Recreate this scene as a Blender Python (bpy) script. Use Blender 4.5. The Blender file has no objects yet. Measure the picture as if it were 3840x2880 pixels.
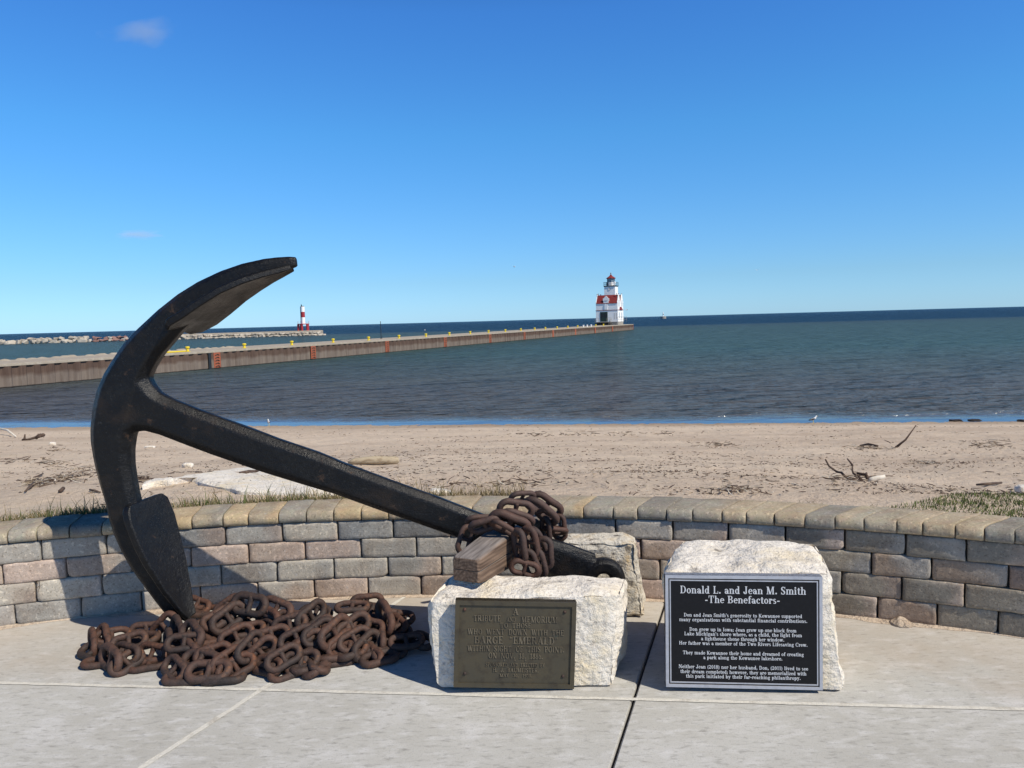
import bpy, bmesh, math, random
import numpy as np
from mathutils import Vector, Matrix, noise
SC = bpy.context.scene
COL = SC.collection
R = math.radians
rnd = random.Random(7)

# ------------------------------------------------------------------ camera
FPX, EYE = 2884.0, 1.6
ROLL = math.atan(104/3840.0)
PITCH = math.atan(239*math.cos(ROLL)/FPX)
CAM_M = Matrix.Rotation(math.pi/2-PITCH, 4, 'X') @ Matrix.Rotation(-ROLL, 4, 'Z')
cam = bpy.data.cameras.new('camera')
cam.sensor_width = 36.0; cam.sensor_fit = 'HORIZONTAL'; cam.lens = FPX/3840*36
cam.clip_start = 0.05; cam.clip_end = 60000
camo = bpy.data.objects.new('camera', cam); COL.objects.link(camo)
camo.matrix_world = Matrix.Translation((0, 0, EYE)) @ CAM_M
SC.camera = camo

# ------------------------------------------------------------------ light
SUN_EL, SUN_B = 47.0, 35.0          # elevation; light travels (-cos B, sin B)
w = bpy.data.worlds.new('World'); SC.world = w; w.use_nodes = True
nt = w.node_tree; bg = nt.nodes['Background']
sky = nt.nodes.new('ShaderNodeTexSky'); sky.sky_type = 'NISHITA'; sky.sun_disc = False
sky.sun_elevation = R(SUN_EL); sky.sun_rotation = R(90+SUN_B)
sky.altitude = 0; sky.air_density = 1.0; sky.dust_density = 0.1; sky.ozone_density = 3.0
# clear sky blue by height above the horizon; overhead darkened to cut ambient fill light
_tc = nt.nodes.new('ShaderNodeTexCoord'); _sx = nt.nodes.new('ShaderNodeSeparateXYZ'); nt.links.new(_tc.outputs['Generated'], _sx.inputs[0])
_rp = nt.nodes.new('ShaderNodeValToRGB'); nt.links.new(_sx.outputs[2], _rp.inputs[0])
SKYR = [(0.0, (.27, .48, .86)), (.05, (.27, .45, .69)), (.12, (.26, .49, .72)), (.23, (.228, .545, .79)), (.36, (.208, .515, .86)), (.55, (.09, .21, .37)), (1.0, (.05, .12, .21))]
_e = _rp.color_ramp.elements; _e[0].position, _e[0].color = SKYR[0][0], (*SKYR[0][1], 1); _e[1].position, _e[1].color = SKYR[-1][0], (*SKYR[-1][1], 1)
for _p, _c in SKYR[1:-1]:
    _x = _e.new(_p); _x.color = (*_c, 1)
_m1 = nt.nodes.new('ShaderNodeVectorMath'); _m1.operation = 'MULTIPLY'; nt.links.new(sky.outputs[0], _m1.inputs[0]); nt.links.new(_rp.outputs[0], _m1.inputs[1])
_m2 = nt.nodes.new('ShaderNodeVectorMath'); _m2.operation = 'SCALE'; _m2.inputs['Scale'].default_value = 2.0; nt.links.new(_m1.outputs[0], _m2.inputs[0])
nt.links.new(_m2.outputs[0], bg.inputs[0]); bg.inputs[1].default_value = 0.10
sun = bpy.data.lights.new('sun', 'SUN'); sun.energy = 4.9; sun.angle = R(0.5); sun.color = (1, 0.93, 0.81)
suno = bpy.data.objects.new('sun', sun); COL.objects.link(suno)
_d = Vector((-math.cos(R(SUN_B))*math.cos(R(SUN_EL)), math.sin(R(SUN_B))*math.cos(R(SUN_EL)), -math.sin(R(SUN_EL))))
suno.rotation_euler = _d.to_track_quat('-Z', 'Y').to_euler()
SC.view_settings.view_transform = 'Standard'; SC.view_settings.look = 'None'
SC.view_settings.exposure = 0.0; SC.view_settings.gamma = 1.0
SC.view_settings.use_curve_mapping = False

# ------------------------------------------------------------------ helpers
def ray(u, v):
    return (CAM_M.to_3x3() @ Vector(((u-1920)/FPX, -(v-1440)/FPX, -1.0)))
CAMP = Vector((0, 0, EYE))
def zp(u, v, z):                       # where the sight line meets the height z
    d = ray(u, v); return CAMP + d*((z-EYE)/d.z)
def yp(u, v, y):
    d = ray(u, v); return CAMP + d*(y/d.y)
def pp(u, v, p0, n):                   # ... meets a plane
    d = ray(u, v); return CAMP + d*((Vector(p0)-CAMP).dot(n)/d.dot(n))
def lin(r, g, b):
    f = lambda c: (c/255/12.92) if c/255 <= 0.04045 else ((c/255+0.055)/1.055)**2.4
    return (f(r), f(g), f(b))

def fin(o, label=None, cat=None, group=None, kind=None):
    if label: o['label'] = label
    if cat: o['category'] = cat
    if group: o['group'] = group
    if kind: o['kind'] = kind
    return o
def empty(name, loc=(0, 0, 0), label=None, cat=None, group=None):
    o = bpy.data.objects.new(name, None); COL.objects.link(o); o.location = loc
    o.empty_display_size = 0.1
    return fin(o, label, cat, group)
def meshobj(name, verts, faces, mat, parent=None, smooth=False, sharp=None, tint=None, loc=None):
    me = bpy.data.meshes.new(name)
    me.from_pydata([tuple(v) for v in verts], [], faces)
    bm = bmesh.new(); bm.from_mesh(me); bmesh.ops.recalc_face_normals(bm, faces=bm.faces); bm.to_mesh(me); bm.free()
    if smooth:
        me.polygons.foreach_set('use_smooth', [True]*len(me.polygons))
        if sharp: me.set_sharp_from_angle(angle=R(sharp))
    if tint is not None:
        a = me.color_attributes.new('tint', 'FLOAT_COLOR', 'POINT')
        a.data.foreach_set('color', np.array([(*c, 1.0) for c in tint], dtype=np.float32).ravel())
    if mat: me.materials.append(mat)
    o = bpy.data.objects.new(name, me); COL.objects.link(o)
    if parent: o.parent = parent
    if loc: o.location = loc
    return o

class MB:
    def __init__(s): s.v = []; s.f = []; s.t = []; s.c = (1, 1, 1)
    def add(s, vs, fs):
        n = len(s.v); s.v += [Vector(x) for x in vs]; s.t += [s.c]*len(vs)
        s.f += [tuple(n+i for i in f) for f in fs]
    def box(s, c, size, M=None):
        x, y, z = (k/2 for k in size)
        vs = [Vector((a*x, b*y, d*z)) for a in (-1, 1) for b in (-1, 1) for d in (-1, 1)]
        if M is not None: vs = [M @ q for q in vs]
        s.add([Vector(c)+q for q in vs], [(0, 1, 3, 2), (4, 6, 7, 5), (0, 4, 5, 1), (2, 3, 7, 6), (0, 2, 6, 4), (1, 5, 7, 3)])
    def hexa(s, p):                   # 8 points: bottom 4 ccw, top 4 ccw
        s.add(p, [(3, 2, 1, 0), (4, 5, 6, 7), (0, 1, 5, 4), (1, 2, 6, 5), (2, 3, 7, 6), (3, 0, 4, 7)])
    def prism(s, poly, off):          # polygon extruded by the vector off
        n = len(poly); off = Vector(off)
        s.add([Vector(p) for p in poly]+[Vector(p)+off for p in poly],
              [tuple(range(n))[::-1], tuple(range(n, 2*n))]+[(i, (i+1) % n, n+(i+1) % n, n+i) for i in range(n)])
    def tube(s, pts, rads, k=8, closed=False):
        pts = [Vector(p) for p in pts]; n = len(pts)
        if not hasattr(rads, '__len__'): rads = [rads]*n
        up = Vector((0, 0, 1)); vs = []
        prev = None
        for i, p in enumerate(pts):
            a = pts[(i-1) % n] if (closed or i > 0) else p
            b = pts[(i+1) % n] if (closed or i < n-1) else p
            t = (b-a).normalized()
            if prev is None:
                q = t.cross(up)
                if q.length < 1e-3: q = t.cross(Vector((1, 0, 0)))
            else: q = prev-t*prev.dot(t)
            q.normalize(); prev = q; r = t.cross(q)
            vs += [p+(q*math.cos(2*math.pi*j/k)+r*math.sin(2*math.pi*j/k))*rads[i] for j in range(k)]
        fs = []
        for i in range(n if closed else n-1):
            for j in range(k):
                fs.append((i*k+j, i*k+(j+1) % k, ((i+1) % n)*k+(j+1) % k, ((i+1) % n)*k+j))
        if not closed: fs += [tuple(range(k))[::-1], tuple(range((n-1)*k, n*k))]
        s.add(vs, fs)
    def lathe(s, prof, c, k=16, M=None):      # prof: (radius, z)
        vs = [Vector((r*math.cos(2*math.pi*j/k), r*math.sin(2*math.pi*j/k), z)) for r, z in prof for j in range(k)]
        if M is not None: vs = [M @ q for q in vs]
        n = len(prof)
        fs = [(i*k+j, i*k+(j+1) % k, (i+1)*k+(j+1) % k, (i+1)*k+j) for i in range(n-1) for j in range(k)]
        fs += [tuple(range(k))[::-1], tuple(range((n-1)*k, n*k))]
        s.add([Vector(c)+q for q in vs], fs)
    def loft(s, secs):
        k = len(secs[0]); n = len(secs)
        fs = [(i*k+j, i*k+(j+1) % k, (i+1)*k+(j+1) % k, (i+1)*k+j) for i in range(n-1) for j in range(k)]
        fs += [tuple(range(k))[::-1], tuple(range((n-1)*k, n*k))]
        s.add([p for q in secs for p in q], fs)
    def build(s, name, mat, parent=None, smooth=False, sharp=None, tint=False, loc=None, M=None):
        vs = [M @ v for v in s.v] if M is not None else s.v
        return meshobj(name, vs, s.f, mat, parent, smooth, sharp, s.t if tint else None, loc)

# ------------------------------------------------------------------ materials
def mat(name, base=(.5, .5, .5), rough=.8, spec=.3, metal=0., tint=None, vary=(), bump=(), objcoord=False):
    """vary: (scale, colour, low, high, detail, stretch) layers; bump: (scale, strength, distance, stretch) layers"""
    m = bpy.data.materials.new(name); m.use_nodes = True
    t = m.node_tree; N = t.nodes; L = t.links; b = N['Principled BSDF']
    b.inputs['Roughness'].default_value = rough; b.inputs['Metallic'].default_value = metal
    b.inputs['Specular IOR Level'].default_value = spec
    tc = N.new('ShaderNodeTexCoord'); co = tc.outputs['Object']
    rgb = N.new('ShaderNodeRGB'); rgb.outputs[0].default_value = (*base, 1); cur = rgb.outputs[0]
    if tint:
        at = N.new('ShaderNodeAttribute'); at.attribute_name = 'tint'; cur = at.outputs['Color']
    def coord(st):
        if not st: return co
        mp = N.new('ShaderNodeMapping'); mp.inputs['Scale'].default_value = st
        L.new(co, mp.inputs[0]); return mp.outputs[0]
    for lay in vary:
        sc, colr, lo, hi = lay[:4]; det = lay[4] if len(lay) > 4 else 6; st = lay[5] if len(lay) > 5 else None
        nz = N.new('ShaderNodeTexNoise'); nz.inputs['Scale'].default_value = sc; nz.inputs['Detail'].default_value = det
        nz.inputs['Roughness'].default_value = .62
        L.new(coord(st), nz.inputs['Vector'])
        mr = N.new('ShaderNodeMapRange'); mr.inputs[1].default_value = lo; mr.inputs[2].default_value = hi
        L.new(nz.outputs[0], mr.inputs[0])
        mx = N.new('ShaderNodeMix'); mx.data_type = 'RGBA'
        if len(colr) == 4: mx.blend_type = 'MULTIPLY'; colr = colr[:3]
        L.new(mr.outputs[0], mx.inputs[0]); L.new(cur, mx.inputs[6]); mx.inputs[7].default_value = (*colr, 1)
        cur = mx.outputs[2]
    L.new(cur, b.inputs['Base Color'])
    prev = None
    for lay in bump:
        sc, stg, dist = lay[:3]; st = lay[3] if len(lay) > 3 else None
        nz = N.new('ShaderNodeTexNoise'); nz.inputs['Scale'].default_value = sc; nz.inputs['Detail'].default_value = 8
        nz.inputs['Roughness'].default_value = .6
        L.new(coord(st), nz.inputs['Vector'])
        bp = N.new('ShaderNodeBump'); bp.inputs['Strength'].default_value = stg; bp.inputs['Distance'].default_value = dist
        L.new(nz.outputs[0], bp.inputs['Height'])
        if prev: L.new(prev, bp.inputs['Normal'])
        prev = bp.outputs[0]
    if prev: L.new(prev, b.inputs['Normal'])
    return m
M_ = (1,)       # marks a multiply layer colour
MAT = {}
MAT['concrete'] = mat('concrete', (.485, .475, .44), .9, .2,
    vary=[(.9, (.40, .385, .345), .40, .68), (3.2, (.55, .54, .52), .52, .72), (9, (.58, .57, .55), .5, .75, 8, (1, 2.4, 1)), (19, (.30, .29, .265), .53, .70, 8, (1, 2.8, 1)), (2.1, (.33, .30, .26), .66, .80, 9), (160, (.28, .27, .25), .56, .72)],
    bump=[(60, .25, .004), (300, .3, .002)])
def sanddust():     # wind-blown sand lying on the paving near the curved wall
    m = MAT['concrete']; N = m.node_tree.nodes; L = m.node_tree.links; b = N['Principled BSDF']; src = b.inputs['Base Color'].links[0].from_socket
    g_ = N.new('ShaderNodeNewGeometry'); df = N.new('ShaderNodeVectorMath'); df.operation = 'DISTANCE'; df.inputs[1].default_value = (-.768, -2.339, 0); L.new(g_.outputs['Position'], df.inputs[0])
    nz = N.new('ShaderNodeTexNoise'); nz.inputs['Scale'].default_value = 1.8; nz.inputs['Detail'].default_value = 8; nz.inputs['Roughness'].default_value = .65; L.new(g_.outputs['Position'], nz.inputs['Vector'])
    ad = N.new('ShaderNodeMath'); ad.operation = 'MULTIPLY_ADD'; ad.inputs[1].default_value = 2.2; L.new(nz.outputs[0], ad.inputs[0]); L.new(df.outputs['Value'], ad.inputs[2])
    mr = N.new('ShaderNodeMapRange'); mr.inputs[1].default_value = 6.95; mr.inputs[2].default_value = 8.1; mr.inputs[4].default_value = .55; L.new(ad.outputs[0], mr.inputs[0])
    mx = N.new('ShaderNodeMix'); mx.data_type = 'RGBA'; mx.inputs[7].default_value = (.45, .355, .26, 1); L.new(mr.outputs[0], mx.inputs[0]); L.new(src, mx.inputs[6]); L.new(mx.outputs[2], b.inputs['Base Color'])
sanddust()
MAT['mortar'] = mat('mortar', (.60, .575, .51), .95, .1, vary=[(14, (.36, .33, .28), .5, .75), (60, (.7, .66, .58), .5, .8)], bump=[(90, .6, .006)])
MAT['gap'] = mat('gap', (.12, .105, .09), .95, .1, vary=[(9, (.2, .17, .13), .55, .7)])
MAT['block'] = mat('block', tint=True, rough=.92, spec=.2,
    vary=[(7, (.74, .68, .64)+M_, .42, .72), (55, (1.55, 1.52, 1.46)+M_, .55, .68), (95, (.50, .48, .46)+M_, .54, .70), (24, (.42, .41, .40), .64, .80)],
    bump=[(50, .5, .006), (190, .5, .003)])
MAT['stone'] = mat('stone', (.78, .72, .63), .9, .2,
    vary=[(5, (.78, .66, .46), .50, .70), (13, (.56, .51, .44), .53, .70, 8, (1, 1, 2.4)), (42, (.36, .31, .26), .60, .74), (6.5, (.16, .14, .125), .64, .71, 10), (30, (.2, .18, .16), .71, .76)],
    bump=[(14, .8, .03), (55, .9, .012), (200, .6, .003)])
MAT['oldstone'] = mat('oldstone', (.60, .55, .46), .92, .2,
    vary=[(7, (.46, .33, .17), .5, .66, 8), (13, (.13, .11, .095), .53, .63, 9, (1, 1, 2.2)), (40, (.68, .63, .55), .52, .7), (75, (.1, .09, .08), .62, .7)],
    bump=[(16, .8, .03), (60, .8, .012)])
MAT['iron'] = mat('iron', (.005, .005, .0055), .46, .30,
    vary=[(9, (.010, .010, .010), .45, .7), (48, (.004, .004, .005), .48, .62), (75, (.028, .027, .026), .60, .72), (5, (.018, .013, .010), .56, .68, 10), (14, (.075, .043, .026), .64, .74, 10), (130, (.04, .038, .036), .64, .74)],
    bump=[(16, .22, .012), (60, .5, .007), (150, .7, .004)])
def ironrough():
    m = MAT['iron']; N = m.node_tree.nodes; L = m.node_tree.links; b = N['Principled BSDF']
    tc = N.new('ShaderNodeTexCoord'); nz = N.new('ShaderNodeTexNoise'); nz.inputs['Scale'].default_value = 7; nz.inputs['Detail'].default_value = 10; nz.inputs['Roughness'].default_value = .7; L.new(tc.outputs['Object'], nz.inputs['Vector'])
    mr = N.new('ShaderNodeMapRange'); mr.inputs[1].default_value = .35; mr.inputs[2].default_value = .68; mr.inputs[3].default_value = .26; mr.inputs[4].default_value = .60; L.new(nz.outputs[0], mr.inputs[0]); L.new(mr.outputs[0], b.inputs['Roughness'])
ironrough()
MAT['rust'] = mat('rust', (.094, .050, .035), .70, .4,
    vary=[(5, (.050, .036, .031), .42, .62), (19, (.19, .082, .036), .61, .76), (60, (.035, .024, .020), .50, .68), (120, (.22, .15, .115), .62, .74)],
    bump=[(45, .5, .006), (190, .6, .003)])
def perlink(name):      # no two links have rusted quite alike
    m = MAT[name]; N = m.node_tree.nodes; L = m.node_tree.links; b = N['Principled BSDF']; src = b.inputs['Base Color'].links[0].from_socket
    oi = N.new('ShaderNodeObjectInfo'); rp = N.new('ShaderNodeValToRGB'); L.new(oi.outputs['Random'], rp.inputs[0])
    rp.color_ramp.elements[0].color = (.50, .55, .60, 1); rp.color_ramp.elements[1].color = (1.0, .82, .72, 1); x = rp.color_ramp.elements.new(.45); x.color = (.92, .90, .90, 1)
    mx = N.new('ShaderNodeMix'); mx.data_type = 'RGBA'; mx.blend_type = 'MULTIPLY'; mx.inputs[0].default_value = 1; L.new(src, mx.inputs[6]); L.new(rp.outputs[0], mx.inputs[7]); L.new(mx.outputs[2], b.inputs['Base Color'])
MAT['wraprust'] = mat('wraprust', (.092, .053, .041), .66, .38,
    vary=[(11, (.045, .03, .025), .42, .68), (23, (.15, .07, .04), .62, .78), (60, (.09, .085, .05), .66, .76)],
    bump=[(45, .5, .006), (190, .6, .003)])

perlink('rust'); perlink('wraprust')
MAT['white'] = mat('white', (.90, .89, .86), .6, .3, vary=[(1.2, (.82, .81, .78), .55, .8)])
MAT['redroof'] = mat('redroof', (.22, .030, .028), .7, .3, vary=[(2, (.17, .025, .024), .45, .7)])
MAT['redpaint'] = mat('redpaint', (.36, .028, .035), .5, .4)
MAT['dark'] = mat('dark', (.02, .022, .025), .5, .4)
MAT['green'] = mat('green', (.022, .045, .038), .6, .3)
MAT['glass'] = mat('glass', (.20, .27, .33), .08, .6)
MAT['basecon'] = mat('basecon', (.34, .32, .28), .9, .2, vary=[(2, (.24, .22, .19), .45, .7)])
MAT['yellow'] = mat('yellow', (.74, .56, .03), .5, .4)
MAT['orange'] = mat('orange', (.36, .105, .055), .8, .2, vary=[(3, (.22, .075, .05), .45, .7)])
MAT['boulder'] = mat('boulder', (.46, .40, .32), .9, .2, vary=[(.7, (.44, .40, .34), .4, .7), (3, (.56, .50, .41), .5, .8), (2.2, (.20, .17, .14), .60, .74)], bump=[(2, .5, .2)])
MAT['redboulder'] = mat('redboulder', (.27, .155, .13), .9, .2, vary=[(.7, (.2, .12, .105), .4, .7), (3, (.36, .23, .19), .5, .8)], bump=[(2, .5, .2)])
MAT['driftpale'] = mat('driftpale', (.40, .33, .23), .9, .2, vary=[(9, (.22, .16, .1), .5, .7, 6, (1, 4, 4))], bump=[(30, .5, .01)])
MAT['driftdark'] = mat('driftdark', (.085, .058, .045), .9, .2, vary=[(12, (.16, .12, .09), .5, .7)])
MAT['bleached'] = mat('bleached', (.66, .61, .52), .9, .2, vary=[(20, (.5, .44, .36), .5, .7)])
MAT['gull'] = mat('gull', (.8, .8, .79), .8, .2)
MAT['gullgrey'] = mat('gullgrey', (.05, .05, .055), .8, .2)
MAT['weed'] = mat('weed', (.035, .027, .022), .9, .2)

def sheetpile():
    m = mat('sheetpile', (.20, .160, .128), .9, .2,
            vary=[(1.6, (.14, .108, .088), .4, .65, 6, (1, 1, .15)), (5, (.235, .19, .15), .55, .75, 6, (1, 1, .1))])
    N = m.node_tree.nodes; L = m.node_tree.links; b = N['Principled BSDF']
    src = b.inputs['Base Color'].links[0].from_socket
    g = N.new('ShaderNodeNewGeometry'); s = N.new('ShaderNodeSeparateXYZ'); L.new(g.outputs['Position'], s.inputs[0])
    nz = N.new('ShaderNodeTexNoise'); nz.inputs['Scale'].default_value = 1.2; L.new(g.outputs['Position'], nz.inputs['Vector'])
    ad = N.new('ShaderNodeMath'); ad.operation = 'MULTIPLY_ADD'; ad.inputs[1].default_value = .5; L.new(nz.outputs[0], ad.inputs[0]); L.new(s.outputs[2], ad.inputs[2])
    mr = N.new('ShaderNodeMapRange'); mr.inputs[1].default_value = -.95; mr.inputs[2].default_value = -.70; L.new(ad.outputs[0], mr.inputs[0])
    mx = N.new('ShaderNodeMix'); mx.data_type = 'RGBA'; mx.blend_type = 'MULTIPLY'; mx.inputs[7].default_value = (.60, .50, .47, 1)
    L.new(mr.outputs[0], mx.inputs[0]); L.new(src, mx.inputs[6])
    wet = N.new('ShaderNodeMapRange'); wet.inputs[1].default_value = -1.76; wet.inputs[2].default_value = -1.71; wet.inputs[3].default_value = 1; wet.inputs[4].default_value = 0
    L.new(s.outputs[2], wet.inputs[0])
    m2 = N.new('ShaderNodeMix'); m2.data_type = 'RGBA'; m2.inputs[7].default_value = (.025, .022, .02, 1)
    L.new(wet.outputs[0], m2.inputs[0]); L.new(mx.outputs[2], m2.inputs[6]); L.new(m2.outputs[2], b.inputs['Base Color'])
    return m
MAT['sheetpile'] = sheetpile()

def sandmat():
    m = mat('sand', (.60, .485, .37), .95, .1,
        vary=[(.35, (.47, .37, .28), .42, .62, 6, (.35, 1.6, 1)), (.9, (.48, .385, .29), .55, .68, 8, (.25, 1.5, 1)), (1.6, (.55, .455, .35), .45, .75), (9, (.34, .255, .195), .55, .75, 8, (.7, 1.4, 1)),
              (34, (.22, .15, .11), .64, .74, 6, (.6, 1.5, 1)), (55, (.62, .54, .45), .68, .76)],
        bump=[(5, .7, .07), (18, .7, .028), (80, .6, .008)])
    # damp, darker sand along the water's edge
    N = m.node_tree.nodes; L = m.node_tree.links; b = N['Principled BSDF']
    src = b.inputs['Base Color'].links[0].from_socket
    g = N.new('ShaderNodeNewGeometry'); s = N.new('ShaderNodeSeparateXYZ'); L.new(g.outputs['Position'], s.inputs[0])
    mr = N.new('ShaderNodeMapRange'); mr.inputs[1].default_value = -1.80; mr.inputs[2].default_value = -1.68; mr.inputs[3].default_value = 1; mr.inputs[4].default_value = 0
    L.new(s.outputs[2], mr.inputs[0])
    mx = N.new('ShaderNodeMix'); mx.data_type = 'RGBA'; mx.blend_type = 'MULTIPLY'; mx.inputs[7].default_value = (.62, .58, .55, 1)
    L.new(mr.outputs[0], mx.inputs[0]); L.new(src, mx.inputs[6]); L.new(mx.outputs[2], b.inputs['Base Color'])
    return m
MAT['sand'] = sandmat()

def watermat():
    m = bpy.data.materials.new('water'); m.use_nodes = True
    N = m.node_tree.nodes; L = m.node_tree.links; b = N['Principled BSDF']
    g = N.new('ShaderNodeNewGeometry'); s = N.new('ShaderNodeSeparateXYZ'); L.new(g.outputs['Position'], s.inputs[0])
    # distance from the shore line y = 25 - .157 x
    sh = N.new('ShaderNodeMath'); sh.operation = 'MULTIPLY_ADD'; sh.inputs[1].default_value = .157; L.new(s.outputs[0], sh.inputs[0]); L.new(s.outputs[1], sh.inputs[2])
    nz0 = N.new('ShaderNodeTexNoise'); nz0.inputs['Scale'].default_value = .05; nz0.inputs['Detail'].default_value = 8; L.new(g.outputs['Position'], nz0.inputs['Vector'])
    ds = N.new('ShaderNodeMath'); ds.operation = 'MULTIPLY_ADD'; ds.inputs[1].default_value = 6; L.new(nz0.outputs[0], ds.inputs[0]); L.new(sh.outputs[0], ds.inputs[2])
    lg = N.new('ShaderNodeMath'); lg.operation = 'LOGARITHM'; lg.inputs[1].default_value = 10; L.new(ds.outputs[0], lg.inputs[0])
    cr = N.new('ShaderNodeValToRGB'); e = cr.color_ramp
    mr = N.new('ShaderNodeMapRange'); mr.inputs[1].default_value = 1.4; mr.inputs[2].default_value = 2.7; L.new(lg.outputs[0], mr.inputs[0]); L.new(mr.outputs[0], cr.inputs[0])
    stops = [(0.0, (.090, .088, .088)), (.16, (.088, .090, .094)), (.40, (.052, .098, .100)), (.70, (.052, .092, .094)), (.79, (.048, .076, .086)), (.83, (.006, .030, .068)), (1, (.004, .024, .060))]
    e.elements[0].position, e.elements[0].color = stops[0][0], (*stops[0][1], 1)
    e.elements[1].position, e.elements[1].color = stops[-1][0], (*stops[-1][1], 1)
    for p, c in stops[1:-1]:
        x = e.elements.new(p); x.color = (*c, 1)
    L.new(cr.outputs[0], b.inputs['Base Color'])
    b.inputs['Roughness'].default_value = .13; b.inputs['IOR'].default_value = 1.33
    cl = N.new('ShaderNodeMapRange'); cl.inputs[1].default_value = 28.6; cl.inputs[2].default_value = 30.6; cl.inputs[3].default_value = .03; cl.inputs[4].default_value = 1.0
    L.new(ds.outputs[0], cl.inputs[0])
    prev = None
    for sc, st, dist, sx in ((1.1, 1.0, 1.1, .40), (3.6, 1.0, .34, .5), (.30, 1.0, 2.2, .45)):
        mp = N.new('ShaderNodeMapping'); mp.inputs['Scale'].default_value = (sx, 1, 1); mp.inputs['Rotation'].default_value = (0, 0, R(9)); L.new(g.outputs['Position'], mp.inputs[0])
        nz = N.new('ShaderNodeTexNoise'); nz.inputs['Scale'].default_value = sc; nz.inputs['Detail'].default_value = 4; L.new(mp.outputs[0], nz.inputs['Vector'])
        bp = N.new('ShaderNodeBump'); bp.inputs['Distance'].default_value = dist
        mu = N.new('ShaderNodeMath'); mu.operation = 'MULTIPLY'; mu.inputs[1].default_value = st; L.new(cl.outputs[0], mu.inputs[0]); L.new(mu.outputs[0], bp.inputs['Strength'])
        L.new(nz.outputs[0], bp.inputs['Height'])
        if prev: L.new(prev, bp.inputs['Normal'])
        prev = bp.outputs[0]
    # rough open water: a body colour plus a broken mirror of the sky that is strongest on facets seen edge-on
    df = N.new('ShaderNodeBsdfDiffuse'); L.new(cr.outputs[0], df.inputs[0]); L.new(prev, df.inputs['Normal'])
    gl = N.new('ShaderNodeBsdfGlossy'); gl.inputs['Roughness'].default_value = .14; L.new(prev, gl.inputs['Normal'])
    lw = N.new('ShaderNodeLayerWeight'); lw.inputs[0].default_value = .5; L.new(prev, lw.inputs['Normal'])
    fr = N.new('ShaderNodeMapRange'); fr.inputs[1].default_value = .58; fr.inputs[2].default_value = 1.0; fr.inputs[3].default_value = .0; fr.inputs[4].default_value = .46; L.new(lw.outputs['Facing'], fr.inputs[0])
    cm = N.new('ShaderNodeMapRange'); cm.inputs[1].default_value = .03; cm.inputs[2].default_value = 1; cm.inputs[3].default_value = .27; cm.inputs[4].default_value = 0; L.new(cl.outputs[0], cm.inputs[0])
    ad = N.new('ShaderNodeMath'); ad.operation = 'ADD'; L.new(fr.outputs[0], ad.inputs[0]); L.new(cm.outputs[0], ad.inputs[1])
    ms = N.new('ShaderNodeMixShader'); L.new(ad.outputs[0], ms.inputs[0]); L.new(df.outputs[0], ms.inputs[1]); L.new(gl.outputs[0], ms.inputs[2])
    N.remove(b); L.new(ms.outputs[0], N['Material Output'].inputs['Surface'])
    return m
MAT['water'] = watermat()

def fbm(p, o=4): return noise.fractal(p, 1.0, 2.0, o)

# ------------------------------------------------------------------ the setting
WC, WR = Vector((-.768, -2.339, 0)), 6.75           # centre and radius of the curved wall
ZC0, ZC1 = .465, .532                               # coping bottom and top
RB = 7.03                                           # back of the coping
def shore(x): return 25-.157*x
def wall_y(x):
    dx = max(-4.6, min(4.6, x-WC.x)); return WC.y+math.sqrt(RB*RB-dx*dx)
PROF = [(0, .49), (.06, .42), (.13, .17), (.27, -.22), (.41, -.60), (.6, -1.05), (.79, -1.45), (.93, -1.72), (1.0, -1.80), (1.15, -2.0), (1.6, -3.2)]
def beach_z(x, y):
    a, b = wall_y(x), shore(x); t = (y-a)/(b-a)
    if t <= 0: z = .49
    else:
        z = PROF[-1][1]
        for (t0, z0), (t1, z1) in zip(PROF, PROF[1:]):
            if t <= t1: z = z0+(z1-z0)*(t-t0)/(t1-t0); break
    k = max(0., min(1., t*9))*max(.0, min(1., (1.05-t)*4))
    d = fbm(Vector((x*.5, y*.8, 3.1)), 3)*.040+fbm(Vector((x*2.2, y*2.8, 9.7)), 4)*.026
    if t > .9: d *= .5
    # low drift of sand at the left
    d += .10*math.exp(-((x+3.6)/1.8)**2-((y-6.3)/1.1)**2)
    d += .035*math.exp(-((t-.93)/.025)**2)          # little ridge the waves left
    return z+d*k+(.015*fbm(Vector((x*3, y*3, 1.0)), 2) if k < 1 else 0)
def beach():
    xs = sorted(set([round(-70+i*4, 3) for i in range(13)]+[round(-20+i*.115, 3) for i in range(349)]+[round(20.2+i*4, 3) for i in range(13)]))
    ts = [0, .003]+[.012*i**1.02 for i in range(1, 90)]+[1.12, 1.2, 1.35, 1.6]
    vs = []; 
    for t in ts:
        for x in xs:
            a, b = wall_y(x), shore(x); y = a-.02+t*(b-a); vs.append((x, y, beach_z(x, y) if abs(x) < 21 else beach_z(x, y)))
    n = len(xs)
    fs = [(i*n+j, i*n+j+1, (i+1)*n+j+1, (i+1)*n+j) for i in range(len(ts)-1) for j in range(n-1)]
    return fin(meshobj('beach', vs, fs, MAT['sand'], smooth=True), kind='structure')
beach()
fin(meshobj('lake', [(-30000, 16, -1.8), (30000, 16, -1.8), (30000, 30000, -1.8), (-30000, 30000, -1.8)], [(0, 1, 2, 3)], MAT['water']), kind='structure')
# land under and beyond what the photograph shows
fin(meshobj('ground', [(-80, -40, -.12), (80, -40, -.12), (80, 3.9, -.12), (-80, 3.9, -.12)], [(0, 1, 2, 3)], MAT['sand']), kind='structure')

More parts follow.
